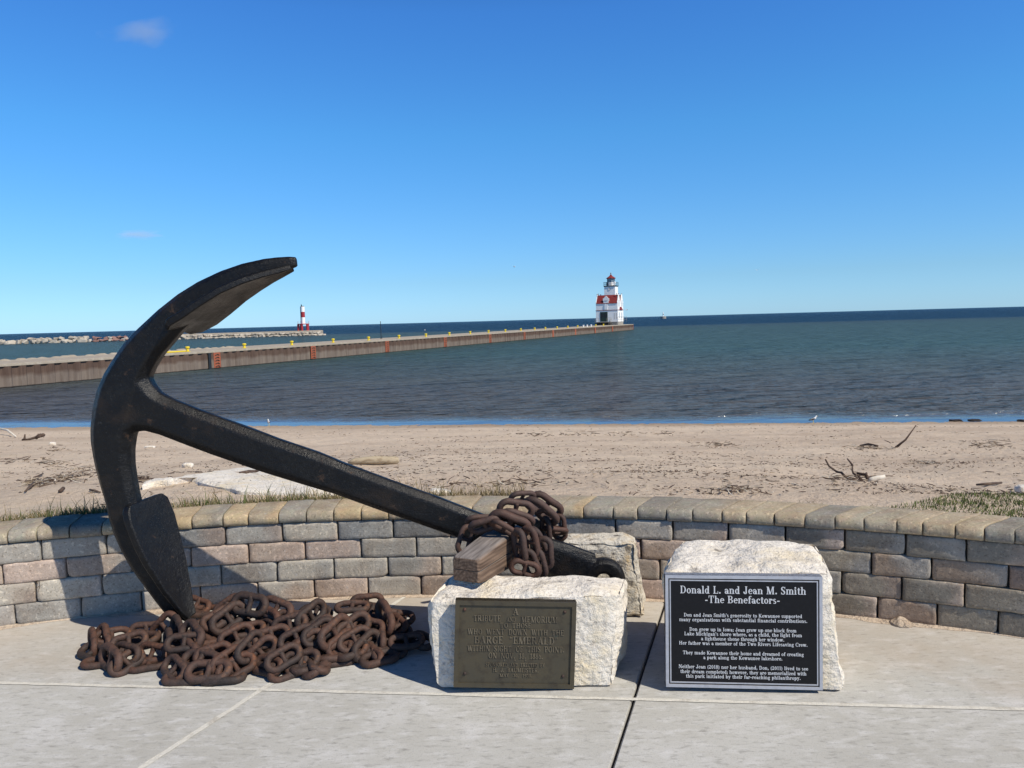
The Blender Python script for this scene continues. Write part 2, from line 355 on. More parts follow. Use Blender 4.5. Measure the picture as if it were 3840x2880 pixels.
# paving: slabs with real joints
def line_x(p, q, y): return p[0]+(q[0]-p[0])*(y-p[1])/(q[1]-p[1])
JL = ((-1.398, 2.699), (-.673, 4.367)); JR = ((.315, 2.619), (.773, 4.039))
def jy(x): return 3.157-.1085*x
def slab(poly, name='pavement'):
    bm = bmesh.new(); top = [bm.verts.new((x, y, 0)) for x, y in poly]; bot = [bm.verts.new((x, y, -.11)) for x, y in poly]
    n = len(poly); bm.faces.new(top); bm.faces.new(bot[::-1])
    for i in range(n): bm.faces.new((top[i], bot[i], bot[(i+1) % n], top[(i+1) % n]))
    bmesh.ops.recalc_face_normals(bm, faces=bm.faces)
    ed = [e for e in bm.edges if all(v.co.z > -.01 for v in e.verts)]
    bmesh.ops.bevel(bm, geom=ed, offset=.0045, segments=2, affect='EDGES')
    me = bpy.data.meshes.new(name); bm.to_mesh(me); bm.free(); me.materials.append(MAT['concrete'])
    o = bpy.data.objects.new(name, me); COL.objects.link(o); return fin(o, kind='structure')
g = .0025; gr_ = .0075
def xl(y): return line_x(*JL, y)
def xr(y): return line_x(*JR, y)
YF, YB = -3.0, 4.75
def isect(J, side):       # where a radial joint meets the cross joint, offset to one side
    x = 0
    for _ in range(20): x = line_x(J[0], J[1], jy(x))+side
    return x
for (lo, hi) in ((None, 'L'), ('L', 'R'), ('R', None)):
    def left(y, s): return -6.5 if lo is None else (xl(y)+s if lo == 'L' else xr(y)+gr_)
    def right(y, s): return 6.5 if hi is None else (xl(y)-s if hi == 'L' else xr(y)-gr_)
    a = -6.5 if lo is None else isect(JL, g) if lo == 'L' else isect(JR, gr_)
    b = 6.5 if hi is None else isect(JL, -g) if hi == 'L' else isect(JR, -gr_)
    slab([(left(YF, g), YF), (right(YF, g), YF), (b, jy(b)-g), (a, jy(a)-g)])
    slab([(a, jy(a)+g), (b, jy(b)+g), (right(YB, g), YB), (left(YB, g), YB)])
def strip(name, J, wd, z, m, n=90):
    vs = []
    for i in range(n+1):
        t = i/n; x = J[0][0]+(J[1][0]-J[0][0])*t; y = J[0][1]+(J[1][1]-J[0][1])*t
        d = Vector((J[1][0]-J[0][0], J[1][1]-J[0][1], 0)).normalized(); q = Vector((-d.y, d.x, 0))
        for s in (-1, 1): vs.append(Vector((x, y, z+.0012*noise.noise(Vector((x*30, y*30, s)))))+q*s*(wd+.004*noise.noise(Vector((x*14, y*14, s*3.)))))
    fin(meshobj(name, vs, [(2*i, 2*i+1, 2*i+3, 2*i+2) for i in range(n)], m), kind='structure')
strip('paving_joint', ((xl(YF), YF), (xl(YB), YB)), .0125, .0022, MAT['mortar'], 200)
strip('paving_joint', ((-6.5, jy(-6.5)), (6.5, jy(6.5))), .0115, .0028, MAT['mortar'], 260)
strip('paving_gap', ((xr(YF), YF), (xr(YB), YB)), .010, -.030, MAT['gap'])

def drift():
    vs = []; n = 240
    for i in range(n+1):
        t = -.55+1.3*i/n; w_ = max(.004, .03+.075*fbm(Vector((t*9, 3, 1)), 4)+.02*noise.noise(Vector((t*60, 1, 1))))
        for r, z in ((WR-w_, .0012), (WR-w_*.5, .004), (WR+.012, .008)): vs.append((WC.x+r*math.sin(t), WC.y+r*math.cos(t), z))
    fin(meshobj('sand_drift', vs, [(3*i+k, 3*i+k+1, 3*i+k+4, 3*i+k+3) for i in range(n) for k in (0, 1)], MAT['sand'], smooth=True), kind='structure')
drift()
# ------------------------------------------------------------------ curved retaining wall
def zr(u, v, rad):                      # sight line meets the upright cylinder of the wall
    d = ray(u, v); a = d.x*d.x+d.y*d.y; b = -2*(d.x*WC.x+d.y*WC.y); c = WC.x**2+WC.y**2-rad*rad
    t = (-b+math.sqrt(b*b-4*a*c))/(2*a); return CAMP+d*t
def th(p): return math.atan2(p.x-WC.x, p.y-WC.y)
def pol(t, r, z): return Vector((WC.x+r*math.sin(t), WC.y+r*math.cos(t), z))
T0, T1 = -.66, .86
def fill(known, step, nom):
    ks = sorted(known); out = list(ks)
    for a, b in zip(ks, ks[1:]):
        n = max(1, round((b-a)/step)); out += [a+(b-a)*i/n for i in range(1, n)]
    lo, hi = ks[0], ks[-1]
    while lo > T0: lo -= nom*(1+rnd.uniform(-.04, .04)); out.append(lo)
    while hi < T1: hi += nom*(1+rnd.uniform(-.04, .04)); out.append(hi)
    return sorted(out)
wall = empty('retaining_wall', (WC.x, WC.y+WR, 0), 'low curved retaining wall of grey and brown blocks with rounded coping behind the anchor', 'wall')
def stoneblock(mb, t0, t1, z0, z1, nx=13, nz=8, rr=.005, amp=.0035, seed=0., r0=WR, depth=.14):
    """one tumbled block: bulging rough face with worn edges, sides running back into the wall"""
    jr = rnd.uniform(-.006, .006); chips = [(rnd.choice((0, 1)), rnd.choice((0, 1)), rnd.uniform(.015, .035)) for _ in range(rnd.choice((0, 1, 2, 3)))]
    W = (t1-t0)*r0; H = z1-z0; grid = []
    for j in range(nz):
        for i in range(nx):
            a, b = i/(nx-1), j/(nz-1)
            a = .5-.5*math.cos(math.pi*a) if True else a; b = .5-.5*math.cos(math.pi*b)
            ex, ez = min(a, 1-a)*W, min(b, 1-b)*H
            nzv = noise.noise(Vector((a*W*9+seed, b*H*9, seed*3.7)))
            rad = rr*(1+.6*nzv)
            for cx, cz, cr in chips:
                dd = math.hypot((a-cx)*W, (b-cz)*H)
                rad += max(0, cr-dd)*.6
            back = 0
            if ex < rad: back += rad-math.sqrt(max(0, rad*rad-(rad-ex)**2))
            if ez < rad: back += rad-math.sqrt(max(0, rad*rad-(rad-ez)**2))
            sx = (.003*noise.noise(Vector((b*H*22+seed, a*3, 7.)))) ; sz = .003*noise.noise(Vector((a*W*22, b*3+seed, 2.)))
            r = r0+jr+back+amp*fbm(Vector((a*W*18+seed*5, b*H*18, seed)), 3)
            grid.append(pol(t0+(t1-t0)*a+sx/r0, r, z0+H*b+sz))
    n = len(grid); base = mb.c; oth = rnd.choice(OTHER); edge = rnd.uniform(.25, .9); tl = []
    for q in grid:
        a = (th(q)-t0)/(t1-t0); m_ = max(0, min(1, (a+.5*noise.noise(Vector((q.x*7, q.z*9, seed)))-edge)*3.5))*.75; s_ = 1+.10*noise.noise(q*45)
        tl.append(tuple((p*(1-m_)+o*m_)*s_ for p, o in zip(base, oth)))
    rim = [i for i in range(nx)]+[j*nx+nx-1 for j in range(1, nz)]+[(nz-1)*nx+i for i in range(nx-2, -1, -1)]+[j*nx for j in range(nz-2, 0, -1)]
    fs = [(j*nx+i, j*nx+i+1, (j+1)*nx+i+1, (j+1)*nx+i) for j in range(nz-1) for i in range(nx-1)]
    bk = []
    for i in rim:
        p = grid[i]; t = th(p); bk.append(pol(t, r0+depth, p.z))
    vs = grid+bk; m = len(rim)
    fs += [(rim[i], n+i, n+(i+1) % m, rim[(i+1) % m]) for i in range(m)]
    mb.add(vs, fs); q0 = len(mb.t)-len(vs)
    for i in range(n): mb.t[q0+i] = tl[i]
    for i, j in enumerate(rim): mb.t[q0+n+i] = tl[j]
greys = [lin(170, 164, 154), lin(178, 171, 159), lin(186, 178, 164), lin(161, 157, 149)]
browns = [lin(184, 166, 150), lin(188, 170, 156), lin(176, 160, 146), lin(180, 162, 152)]
dgreys = [lin(146, 145, 142), lin(150, 147, 143), lin(138, 138, 136)]
zrows = [.002, .118, .236, .350, .461]
known = [[752, 968, 1180, 3291, 3515, 3745], [829, 1040, 1254, 3156, 3382, 3618], [717, 933, 1145, 2404, 3268, 3494], [846, 1060, 1269, 1476, 1691, 2524, 2732, 2945, 3168, 3397, 3625]]
vmid = [(2240, 2300), (2170, 2220), (2100, 2130), (2030, 2050)]
OTHER = [greys[0], greys[3], browns[0], browns[1], dgreys[0], lin(150, 134, 122)]
mb = MB(); sd = 1.
for row in range(4):
    ks = [th(zr(u, vmid[row][0] if u < 2300 else vmid[row][1], WR)) for u in known[row]]
    js = fill(ks, .0478, .0478)
    for a, b in zip(js, js[1:]):
        sd += 1.37
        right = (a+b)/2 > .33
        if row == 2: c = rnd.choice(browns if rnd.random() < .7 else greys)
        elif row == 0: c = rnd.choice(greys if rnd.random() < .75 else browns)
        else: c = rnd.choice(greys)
        if right: c = tuple(x*k_ for x, k_ in zip(c, (.68, .65, .60)))  # darker right stretch: weak grazing sunlight put into the block colour
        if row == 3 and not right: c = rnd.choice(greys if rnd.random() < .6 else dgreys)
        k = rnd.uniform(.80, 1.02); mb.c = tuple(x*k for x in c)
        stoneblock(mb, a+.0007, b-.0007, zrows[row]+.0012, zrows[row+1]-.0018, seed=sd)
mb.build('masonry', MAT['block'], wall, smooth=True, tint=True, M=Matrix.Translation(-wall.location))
# dark filling behind the joints
mb = MB(); n = 60
sec = [[pol(T0+(T1-T0)*i/n, r, z) for r, z in ((WR+.055, 0.001), (WR+.055, .462), (RB-.012, .462), (RB-.012, 0.001))] for i in range(n+1)]
mb.loft(sec); mb.build('backing', MAT['gap'], wall, M=Matrix.Translation(-wall.location))
# coping: every stone its own part
cj = [24, 134, 257, 380, 490, 605, 717, 834, 928, 1043, 1147, 1249, 1353, 1456, 1560, 1665, 1770, 1880, 1990, 2099, 2187, 2299, 2390, 2499, 2597, 2707, 2798, 2904, 3017, 3131, 3240, 3363, 3460, 3582, 3692, 3806]
cv = lambda u: 1990-.055*u+ .0000195*u*u if True else 0
ct = [th(zr(u, 1990 if u < 400 else (1960 if u < 900 else (1935 if u < 2700 else 1960+(u-2700)*.07)), WR-.02)) for u in cj]
TAN, YEL, GRY, DGR, GTN = lin(172, 158, 134), lin(180, 162, 132), lin(150, 144, 131), lin(138, 133, 122), lin(160, 149, 130)
ccol = [GRY, GTN, DGR, TAN, GTN, YEL, GRY, YEL, YEL, GRY, GTN, YEL, YEL, TAN, GTN, TAN, GRY, TAN, GTN, YEL, GRY, GTN, DGR, GRY, GTN, TAN, TAN, TAN, DGR, TAN, GTN, TAN, TAN, TAN, DGR]
lo = ct[0]; pre = []
while lo > T0: pre.append((lo-.0245, lo)); lo -= .0245
hi = ct[-1]; post = []
while hi < T1: post.append((hi, hi+.0225)); hi += .0225
allc = [(a, b, rnd.choice([GRY, GTN, DGR])) for a, b in pre]+[(a, b, c) for a, b, c in zip(ct, ct[1:], ccol)]+[(a, b, rnd.choice([DGR, GRY, TAN])) for a, b in post]
CR = WR-.018
prof = [(CR+.010, ZC0), (CR+.002, ZC0+.010), (CR, ZC0+.022), (CR+.002, ZC0+.038), (CR+.010, ZC0+.053), (CR+.024, ZC1-.006), (CR+.045, ZC1-.001), (CR+.08, ZC1)]+[(CR+.08+(RB-CR-.09)*i/4, ZC1) for i in range(1, 5)]+[(RB, ZC1-.008), (RB, ZC0)]
for idx, (a, b, c) in enumerate(allc):
    mb = MB(); nx = 9; sd += 2.11; jz = rnd.uniform(-.0025, .0025); jr = rnd.uniform(-.004, .004); vs = []; L = (b-a)*WR; tl = []
    c2 = rnd.choice([c, c, c, GRY, TAN]); flip = rnd.random() < .5
    for i in range(nx):
        s = .5-.5*math.cos(math.pi*i/(nx-1)); ex = min(s, 1-s)*L
        for r, z in prof:
            rad = .0045*(1+.9*noise.noise(Vector((r*30, z*30, sd+(s > .5)*5))))
            k = rad-math.sqrt(max(0, rad*rad-(rad-ex)**2)) if ex < rad else 0
            amp = .0022*fbm(Vector((s*L*22+sd, r*22, z*22)), 3)
            front = max(0, 1-(r-CR)/.06)
            tt = a+.0005+(b-a-.001)*s; tt += max(0, r-CR-.03)/WR*math.tan(R(max(0, min(27, (WR*tt+.0)*11))))
            vs.append(pol(tt, r+jr+(k+amp)*front, z+jz-(0 if r == RB else (k*.35+amp)*(1-front*.5) if z > ZC0+.01 else 0)))
            m = max(0, min(1, (s+.25*noise.noise(Vector((r*9, z*9, sd)))-.55)*6)); m = m if flip else 1-m
            tl.append(tuple((p*(1-m*.6)+q*m*.6)*rnd.uniform(.97, 1.03) for p, q in zip(c, c2)))
    mb.t = []; k = len(prof)
    fs = [(i*k+j, i*k+j+1, (i+1)*k+j+1, (i+1)*k+j) for i in range(nx-1) for j in range(k-1)]+[(i*k+k-1, i*k, (i+1)*k, (i+1)*k+k-1) for i in range(nx-1)]
    fs += [tuple(range(k)), tuple(range((nx-1)*k, nx*k))]
    o = meshobj('coping_stone', [v-wall.location for v in vs], fs, MAT['block'], wall, True, 50, tl)

# ------------------------------------------------------------------ anchor
A0 = Vector((-1.80, 3.92, 0)); YAW = math.atan(.012)
AN = Vector((math.sin(YAW), math.cos(YAW), 0)); AE = Vector((math.cos(YAW), -math.sin(YAW), 0))
def ap(u, v): return pp(u, v, A0, AN)
OCT = [(1, .42), (.62, 1), (-.62, 1), (-1, .42), (-1, -.42), (-.62, -1), (.62, -1), (1, -.42)]
def sec(o, i, b, prof=OCT, off=Vector((0, 0, 0))):
    p, q = ap(*o), ap(*i); c = (p+q)/2+off; h = (p-q)/2
    b *= .82
    return [c+h*x+AN*(b*y) for x, y in prof]
arm = [((1112, 964), (1116, 1000), .018), ((1085, 962), (1096, 1008), .030), ((1040, 965), (1057, 1022), .036), ((996, 970), (1014, 1042), .042), ((911, 989), (936, 1068), .052), ((831, 1017), (866, 1104), .060), ((747, 1057), (797, 1152), .066),
       ((672, 1104), (742, 1194), .070), ((598, 1163), (690, 1240), .074), ((518, 1238), (650, 1286), .078), ((468, 1293), (612, 1330), .082), ((430, 1350), (583, 1376), .086), ((399, 1402), (566, 1415), .090),
       ((374, 1462), (556, 1462), .094), ((359, 1526), (540, 1530), .096), ((351, 1596), (520, 1590), .095), ((351, 1650), (505, 1640), .091), ((358, 1699), (499, 1690), .087), ((367, 1749), (501, 1745), .083), ((384, 1814), (509, 1800), .079),
       ((404, 1878), (520, 1855), .076), ((416, 1938), (532, 1905), .074), ((434, 1998), (548, 1965), .070), ((459, 2057), (568, 2025), .064), ((493, 2122), (592, 2085), .058), ((528, 2172), (618, 2140), .052), ((568, 2227), (642, 2195), .045), ((603, 2275), (668, 2245), .038), ((636, 2318), (693, 2292), .030), ((664, 2341), (716, 2322), .020)]
shank = [((520, 1380), (455, 1662), .11), ((560, 1398), (488, 1648), .11), ((578, 1440), (510, 1618), .105), ((604, 1471), (550, 1614), .095), ((648, 1495), (602, 1628), .083), ((747, 1534), (697, 1665), .080), ((846, 1570), (795, 1702), .078), ((946, 1606), (893, 1736), .077),
         ((1045, 1644), (992, 1770), .076), ((1195, 1694), (1145, 1817), .074), ((1300, 1738), (1255, 1850), .072), ((1476, 1803), (1432, 1914), .070), ((1653, 1866), (1610, 1976), .068), ((1823, 1932), (1785, 2038), .066), ((1950, 1978), (1914, 2082), .064),
         ((2059, 2018), (2020, 2140), .062), ((2130, 2038), (2085, 2180), .058), ((2195, 2063), (2142, 2225), .052), ((2236, 2077), (2186, 2252), .050)]
anchor = empty('anchor', A0, 'big black iron ship anchor leaning on one fluke, wooden stock on white stone', 'anchor')
Ti = Matrix.Translation(-A0)
def cast(name, parts, m, parent, voxel=.007, it=6):
    mb = MB()
    for q in parts: q(mb)
    o = mb.build(name, m, None)
    md = o.modifiers.new('r', 'REMESH'); md.mode = 'VOXEL'; md.voxel_size = voxel
    sm = o.modifiers.new('s', 'SMOOTH'); sm.factor = .5; sm.iterations = it
    dg = bpy.context.evaluated_depsgraph_get(); me = bpy.data.meshes.new_from_object(o.evaluated_get(dg))
    bpy.data.objects.remove(o); me.transform(Ti); me.name = name
    if not me.materials: me.materials.append(m)
    me.polygons.foreach_set('use_smooth', [True]*len(me.polygons))
    o = bpy.data.objects.new(name, me); COL.objects.link(o); o.parent = parent
    return o
EYEC = ap(2262, 2172)
def eye(mb):
    k, n = 8, 28; ro, ri, b = .114, .036, .044; vs = []
    for i in range(n):
        a = 2*math.pi*i/n; d = AE*math.cos(a)+Vector((0, 0, 1))*math.sin(a)
        for r, y in ((ro, .45), (ro-.016, 1), (ri+.014, 1), (ri, .5), (ri, -.5), (ri+.014, -1), (ro-.016, -1), (ro, -.45)): vs.append(EYEC+d*r+AN*(y*b))
    mb.add(vs, [(i*k+j, i*k+(j+1) % k, ((i+1) % n)*k+(j+1) % k, ((i+1) % n)*k+j) for i in range(n) for j in range(k)])
cast('shank_and_arms', [lambda m: m.loft([sec(*s) for s in arm]), lambda m: m.loft([sec(s[0], s[1], s[2]*.78) for s in shank]), eye], MAT['iron'], anchor)
def palm(spine, hw, thick, inner_to, turn):
    """broad leaf-shaped fluke plate on the inner side of an arm"""
    pts = [ap(*s) for s in spine]; n = len(pts); vs = []; m = 9; fs = []
    for i, p in enumerate(pts):
        a, b = pts[max(0, i-1)], pts[min(n-1, i+1)]; t = (b-a).normalized(); nrm = AN.cross(t)
        if nrm.dot(inner_to-p) < 0: nrm = -nrm
        wdir = AN*math.cos(R(turn))+nrm*math.sin(R(turn))
        for side in (0, 1):
            for j in range(m):
                s = -1+2*j/(m-1); e = 1-abs(s)**6*.35
                th_ = thick[i]*(1 if side == 0 else 1)
                vs.append(p+wdir*(hw[i]*s)+nrm*(hw[i]*math.sin(R(turn))*.75+(.004 if side == 0 else -th_)*e-(.0 if side == 0 else 0)+.012*(s*s)*(1 if side == 0 else .6)))
    for i in range(n-1):
        for side in (0, 1):
            o = side*m
            for j in range(m-1): fs.append((i*2*m+o+j, i*2*m+o+j+1, (i+1)*2*m+o+j+1, (i+1)*2*m+o+j))
        for j in (0, m-1): fs.append((i*2*m+j, i*2*m+m+j, (i+1)*2*m+m+j, (i+1)*2*m+j))
    for i in (0, n-1): fs += [(i*2*m+j, i*2*m+j+1, i*2*m+m+j+1, i*2*m+m+j) for j in range(m-1)]
    o = meshobj('fluke', [v-A0 for v in vs], fs, MAT['iron'], anchor, True, 40)
    bv = o.modifiers.new('b', 'BEVEL'); bv.width = .006; bv.segments = 2; bv.limit_method = 'ANGLE'; bv.angle_limit = R(45)
    return o
CIN = ap(1000, 1650)
palm([(662, 1232), (690, 1216), (742, 1186), (797, 1146), (866, 1098), (936, 1062), (1000, 1036), (1050, 1020), (1095, 1003)], [.115, .172, .18, .174, .152, .12, .082, .05, .026], [.04, .045, .045, .042, .04, .036, .03, .026, .02], CIN, 7)
palm([(522, 1878), (528, 1898), (536, 1930), (550, 1968), (570, 2025), (594, 2085), (620, 2140), (644, 2195), (669, 2243), (692, 2288), (712, 2316)], [.11, .135, .142, .144, .138, .126, .110, .090, .068, .046, .030], [.04, .045, .045, .042, .042, .04, .036, .032, .028, .024, .02], CIN, 18)

# wooden stock: two planks bolted together, tapering to its ends
SZ = .462
e0 = yp(1745, 2131, 3.385); e0.z = .484; e1 = e0+Vector((math.sin(R(25)), math.cos(R(25)), 0))*.5
sdir = (e1-e0); sdir.z = 0; sdir.normalize(); sside = Vector((sdir.y, -sdir.x, 0))
print('stock', e0, e1, sdir, (e1-e0).length)
stock = empty('stock', e0-A0); stock.parent = anchor
Lh = .42
def plank(z0, z1, name):
    mb = MB(); secs = []
    for s in (0, .02, .25, .42, .55, .68, .85, .98, 1.0):
        d = s*2*Lh; k = 1-abs(s-.5)*2; hw = .069+.006*min(1, k*1.3); hz = .058+.024*min(1, k*1.3); ch = .006 if s in (0, 1.0) else 0
        hw -= ch; hz -= ch; c = e0+sdir*d; a, b = z0*hz, z1*hz
        cr = .012
        q = [(-hw, a), (hw, a), (hw, b-(cr if z1 > 0 else 0)), (hw-(cr if z1 > 0 else 0), b), (-hw+(cr if z1 > 0 else 0), b), (-hw, b-(cr if z1 > 0 else 0))]
        secs.append([c+sside*x+Vector((0, 0, z)) for x, z in q])
    mb.loft(secs)
    o = mb.build(name, MAT['wood'], stock, True, 25, M=Matrix.Translation(-e0))
    bv = o.modifiers.new('b', 'BEVEL'); bv.width = .004; bv.segments = 2; bv.limit_method = 'ANGLE'; bv.angle_limit = R(40)
def woodmat():
    m = mat('wood', (.185, .125, .088), .85, .25, bump=[(90, .4, .004)])
    N = m.node_tree.nodes; L = m.node_tree.links; b = N['Principled BSDF']
    tc = N.new('ShaderNodeTexCoord'); mp = N.new('ShaderNodeMapping'); mp.vector_type = 'POINT'
    mp.inputs['Rotation'].default_value = (0, 0, -math.atan2(sdir.y, sdir.x)); L.new(tc.outputs['Object'], mp.inputs[0])
    st = N.new('ShaderNodeMapping'); st.inputs['Scale'].default_value = (3, 60, 60); L.new(mp.outputs[0], st.inputs[0])
    nz = N.new('ShaderNodeTexNoise'); nz.inputs['Scale'].default_value = 1.3; nz.inputs['Detail'].default_value = 6; L.new(st.outputs[0], nz.inputs['Vector'])
    rg = N.new('ShaderNodeMapping'); rg.inputs['Location'].default_value = (0, .02, .075); rg.inputs['Scale'].default_value = (.25, 1, 1); L.new(mp.outputs[0], rg.inputs[0])
    wv = N.new('ShaderNodeTexWave'); wv.wave_type = 'RINGS'; wv.rings_direction = 'X'; wv.inputs['Scale'].default_value = 22; wv.inputs['Distortion'].default_value = 1.5; wv.inputs['Detail'].default_value = 2; wv.inputs['Detail Scale'].default_value = 3
    L.new(rg.outputs[0], wv.inputs['Vector'])
    r1 = N.new('ShaderNodeValToRGB'); r1.color_ramp.elements[0].position = .3; r1.color_ramp.elements[0].color = (.085, .055, .040, 1); r1.color_ramp.elements[1].position = .72; r1.color_ramp.elements[1].color = (.25, .175, .125, 1)
    L.new(nz.outputs[0], r1.inputs[0])
    m1 = N.new('ShaderNodeMix'); m1.data_type = 'RGBA'; m1.blend_type = 'MULTIPLY'; m1.inputs[0].default_value = .45
    r2 = N.new('ShaderNodeValToRGB'); r2.color_ramp.elements[0].color = (.38, .34, .3, 1); r2.color_ramp.elements[1].color = (1.1, 1.05, 1, 1); L.new(wv.outputs[0], r2.inputs[0])
    L.new(r1.outputs[0], m1.inputs[6]); L.new(r2.outputs[0], m1.inputs[7])
    # weathered silver-grey upper faces
    g = N.new('ShaderNodeNewGeometry'); s = N.new('ShaderNodeSeparateXYZ'); L.new(g.outputs['True Normal'], s.inputs[0])
    mr = N.new('ShaderNodeMapRange'); mr.inputs[1].default_value = .5; mr.inputs[2].default_value = .9; mr.inputs[4].default_value = .8; L.new(s.outputs[2], mr.inputs[0])
    m2 = N.new('ShaderNodeMix'); m2.data_type = 'RGBA'
    r3 = N.new('ShaderNodeValToRGB'); r3.color_ramp.elements[0].position = .3; r3.color_ramp.elements[0].color = (.13, .115, .105, 1); r3.color_ramp.elements[1].position = .7; r3.color_ramp.elements[1].color = (.29, .265, .25, 1); L.new(nz.outputs[0], r3.inputs[0])
    L.new(mr.outputs[0], m2.inputs[0]); L.new(m1.outputs[2], m2.inputs[6]); L.new(r3.outputs[0], m2.inputs[7]); L.new(m2.outputs[2], b.inputs['Base Color'])
    return m
MAT['wood'] = woodmat()
plank(-1, -.06, 'plank'); plank(-.03, 1, 'plank')

# ------------------------------------------------------------------ chains
def linkmesh(L=.196, W=.110, r=.0172, stud=True, seed=0):
    rs = random.Random(seed); mb = MB(); pts = []; a = (L-W)/2; q = W/2-r
    for i in range(10): t = -math.pi/2+math.pi*i/9; pts.append((a+q*math.cos(t), q*math.sin(t)))
    pts.append((a*.33, q*.97)); pts.append((-a*.33, q*.97))
    for i in range(10): t = math.pi/2+math.pi*i/9; pts.append((-a+q*math.cos(t), q*math.sin(t)))
    pts.append((-a*.33, -q*.97)); pts.append((a*.33, -q*.97))
    P = [Vector((x, y, .0025*math.sin(3*x/L*2+seed))) for x, y in pts]
    mb.tube(P, [r*(1+rs.uniform(-.05, .05)) for _ in P], 9, True)
    if stud:
        mb.tube([(0, -q, 0), (0, -q*.6, 0), (0, 0, 0), (0, q*.6, 0), (0, q, 0)], [r*1.0, r*.82, r*.66, r*.82, r*1.0], 8)
    n = [noise.noise(v*60+Vector((seed, 0, 0)))*.0012 for v in mb.v]
    mb.v = [v+v.normalized()*k for v, k in zip(mb.v, n)]
    return mb
protos = {}
def link(parent, c, ax, nrm, m, kind=0, origin=Vector((0, 0, 0)), sc=1.0):
    key = (kind, m.name)
    ax = ax.normalized(); y = nrm.cross(ax).normalized(); z = ax.cross(y)
    M = Matrix((ax, y, z)).transposed().to_4x4(); M = Matrix.Translation(c-origin) @ M @ Matrix.Scale(sc, 4)
    if key not in protos:
        o = linkmesh(seed=kind*3.3+1).build('chain_link', m, parent, True); protos[key] = o
    else:
        o = protos[key].copy(); COL.objects.link(o); o.parent = parent
    o.matrix_local = M
    return o
def tolink(parent, o_, s, row, m, origin, flipn=1):
    u1, v1, h1, u2, v2, h2, roll = row
    P = zp(o_[0]+u1/s, o_[1]+v1/s, h1); Q = zp(o_[0]+u2/s, o_[1]+v2/s, h2)
    c = (P+Q)/2; ax = (Q-P).normalized()
    c.z = (h1+h2)/2
    up = Vector((0, 0, 1)); n0 = (up-ax*up.dot(ax))
    if n0.length < .2: n0 = Vector((0, -1, .3))-ax*Vector((0, -1, .3)).dot(ax)
    n0.normalize(); toward = Vector((0, -1, 0)); t = toward-ax*toward.dot(ax); t = t-n0*t.dot(n0)
    if t.length < .1: t = ax.cross(n0)
    t.normalize()
    nrm = n0*math.cos(R(roll))+t*math.sin(R(roll))
    return link(parent, c, ax, nrm, m, rnd.randrange(4), origin, max(.95, min(1.12, (Q-P).length/.175)))
heap = empty('anchor_chain', zp(950, 2450, 0), 'heap of rusty brown stud-link chain lying on the paving beside the fluke tip', 'chain')
HA = [(400, 660, .095, 480, 960, .035, 60), (440, 790, .070, 720, 740, .065, 25), (270, 760, .07, 300, 980, .03, 85), (140, 940, .035, 420, 1080, .03, 25), (430, 1000, .065, 700, 1255, .045, 75), (270, 1190, .017, 560, 1150, .017, 0),
      (570, 1340, .022, 1040, 1010, .06, 35), (640, 1000, .065, 950, 1080, .06, 60), (610, 930, .055, 1070, 800, .075, 45), (850, 760, .045, 1270, 820, .045, 12), (880, 720, .05, 1330, 680, .055, 60), (940, 1250, .017, 1340, 1190, .017, 4),
      (1060, 1010, .04, 1340, 1060, .035, 55), (1290, 720, .05, 1480, 520, .115, 75), (1450, 1170, .06, 1650, 1380, .035, 45), (1390, 1430, .017, 2000, 1410, .017, 5), (1600, 500, .150, 2040, 1020, .085, 52), (1450, 890, .11, 1950, 850, .105, 38),
      (1430, 740, .09, 1500, 1010, .05, 80), (1690, 900, .08, 1900, 1110, .055, 78), (1690, 1100, .065, 2200, 1180, .06, 32), (1740, 1330, .05, 2420, 1290, .05, 32), (1560, 560, .12, 1640, 760, .09, 80)]
HB = [(440, 450, .12, 850, 180, .20, 48), (690, 230, .20, 1280, 330, .185, 62), (1160, 260, .19, 1620, 450, .15, 52), (250, 640, .115, 730, 350, .155, 32), (390, 690, .105, 910, 290, .175, 62), (0, 240, .085, 300, 340, .06, 40), (100, 390, .05, 430, 370, .05, 12),
      (1110, 390, .145, 1430, 580, .125, 78), (560, 880, .095, 980, 670, .125, 58), (820, 1140, .075, 1160, 740, .14, 66), (1050, 860, .11, 1590, 690, .13, 50), (1390, 640, .13, 1810, 530, .155, 58), (1420, 480, .14, 1800, 510, .14, 32),
      (480, 1420, .022, 1050, 1090, .07, 40), (1060, 1100, .06, 1240, 930, .10, 82), (520, 1230, .05, 740, 1080, .07, 78), (1060, 1180, .04, 1460, 1270, .045, 42), (1270, 1240, .06, 1740, 970, .10, 48), (1470, 920, .10, 1950, 680, .145, 55), (1720, 1000, .07, 2040, 780, .12, 70),
      (1560, 1170, .05, 1990, 1110, .06, 42), (1380, 1390, .017, 1750, 1240, .03, 18), (1840, 860, .11, 2250, 560, .165, 62), (230, 1440, .016, 900, 1390, .016, 0), (290, 1100, .06, 530, 1020, .07, 60), (850, 570, .10, 1090, 500, .10, 20), (1150, 600, .10, 1350, 700, .10, 42), (800, 690, .11, 1080, 650, .11, 25)]
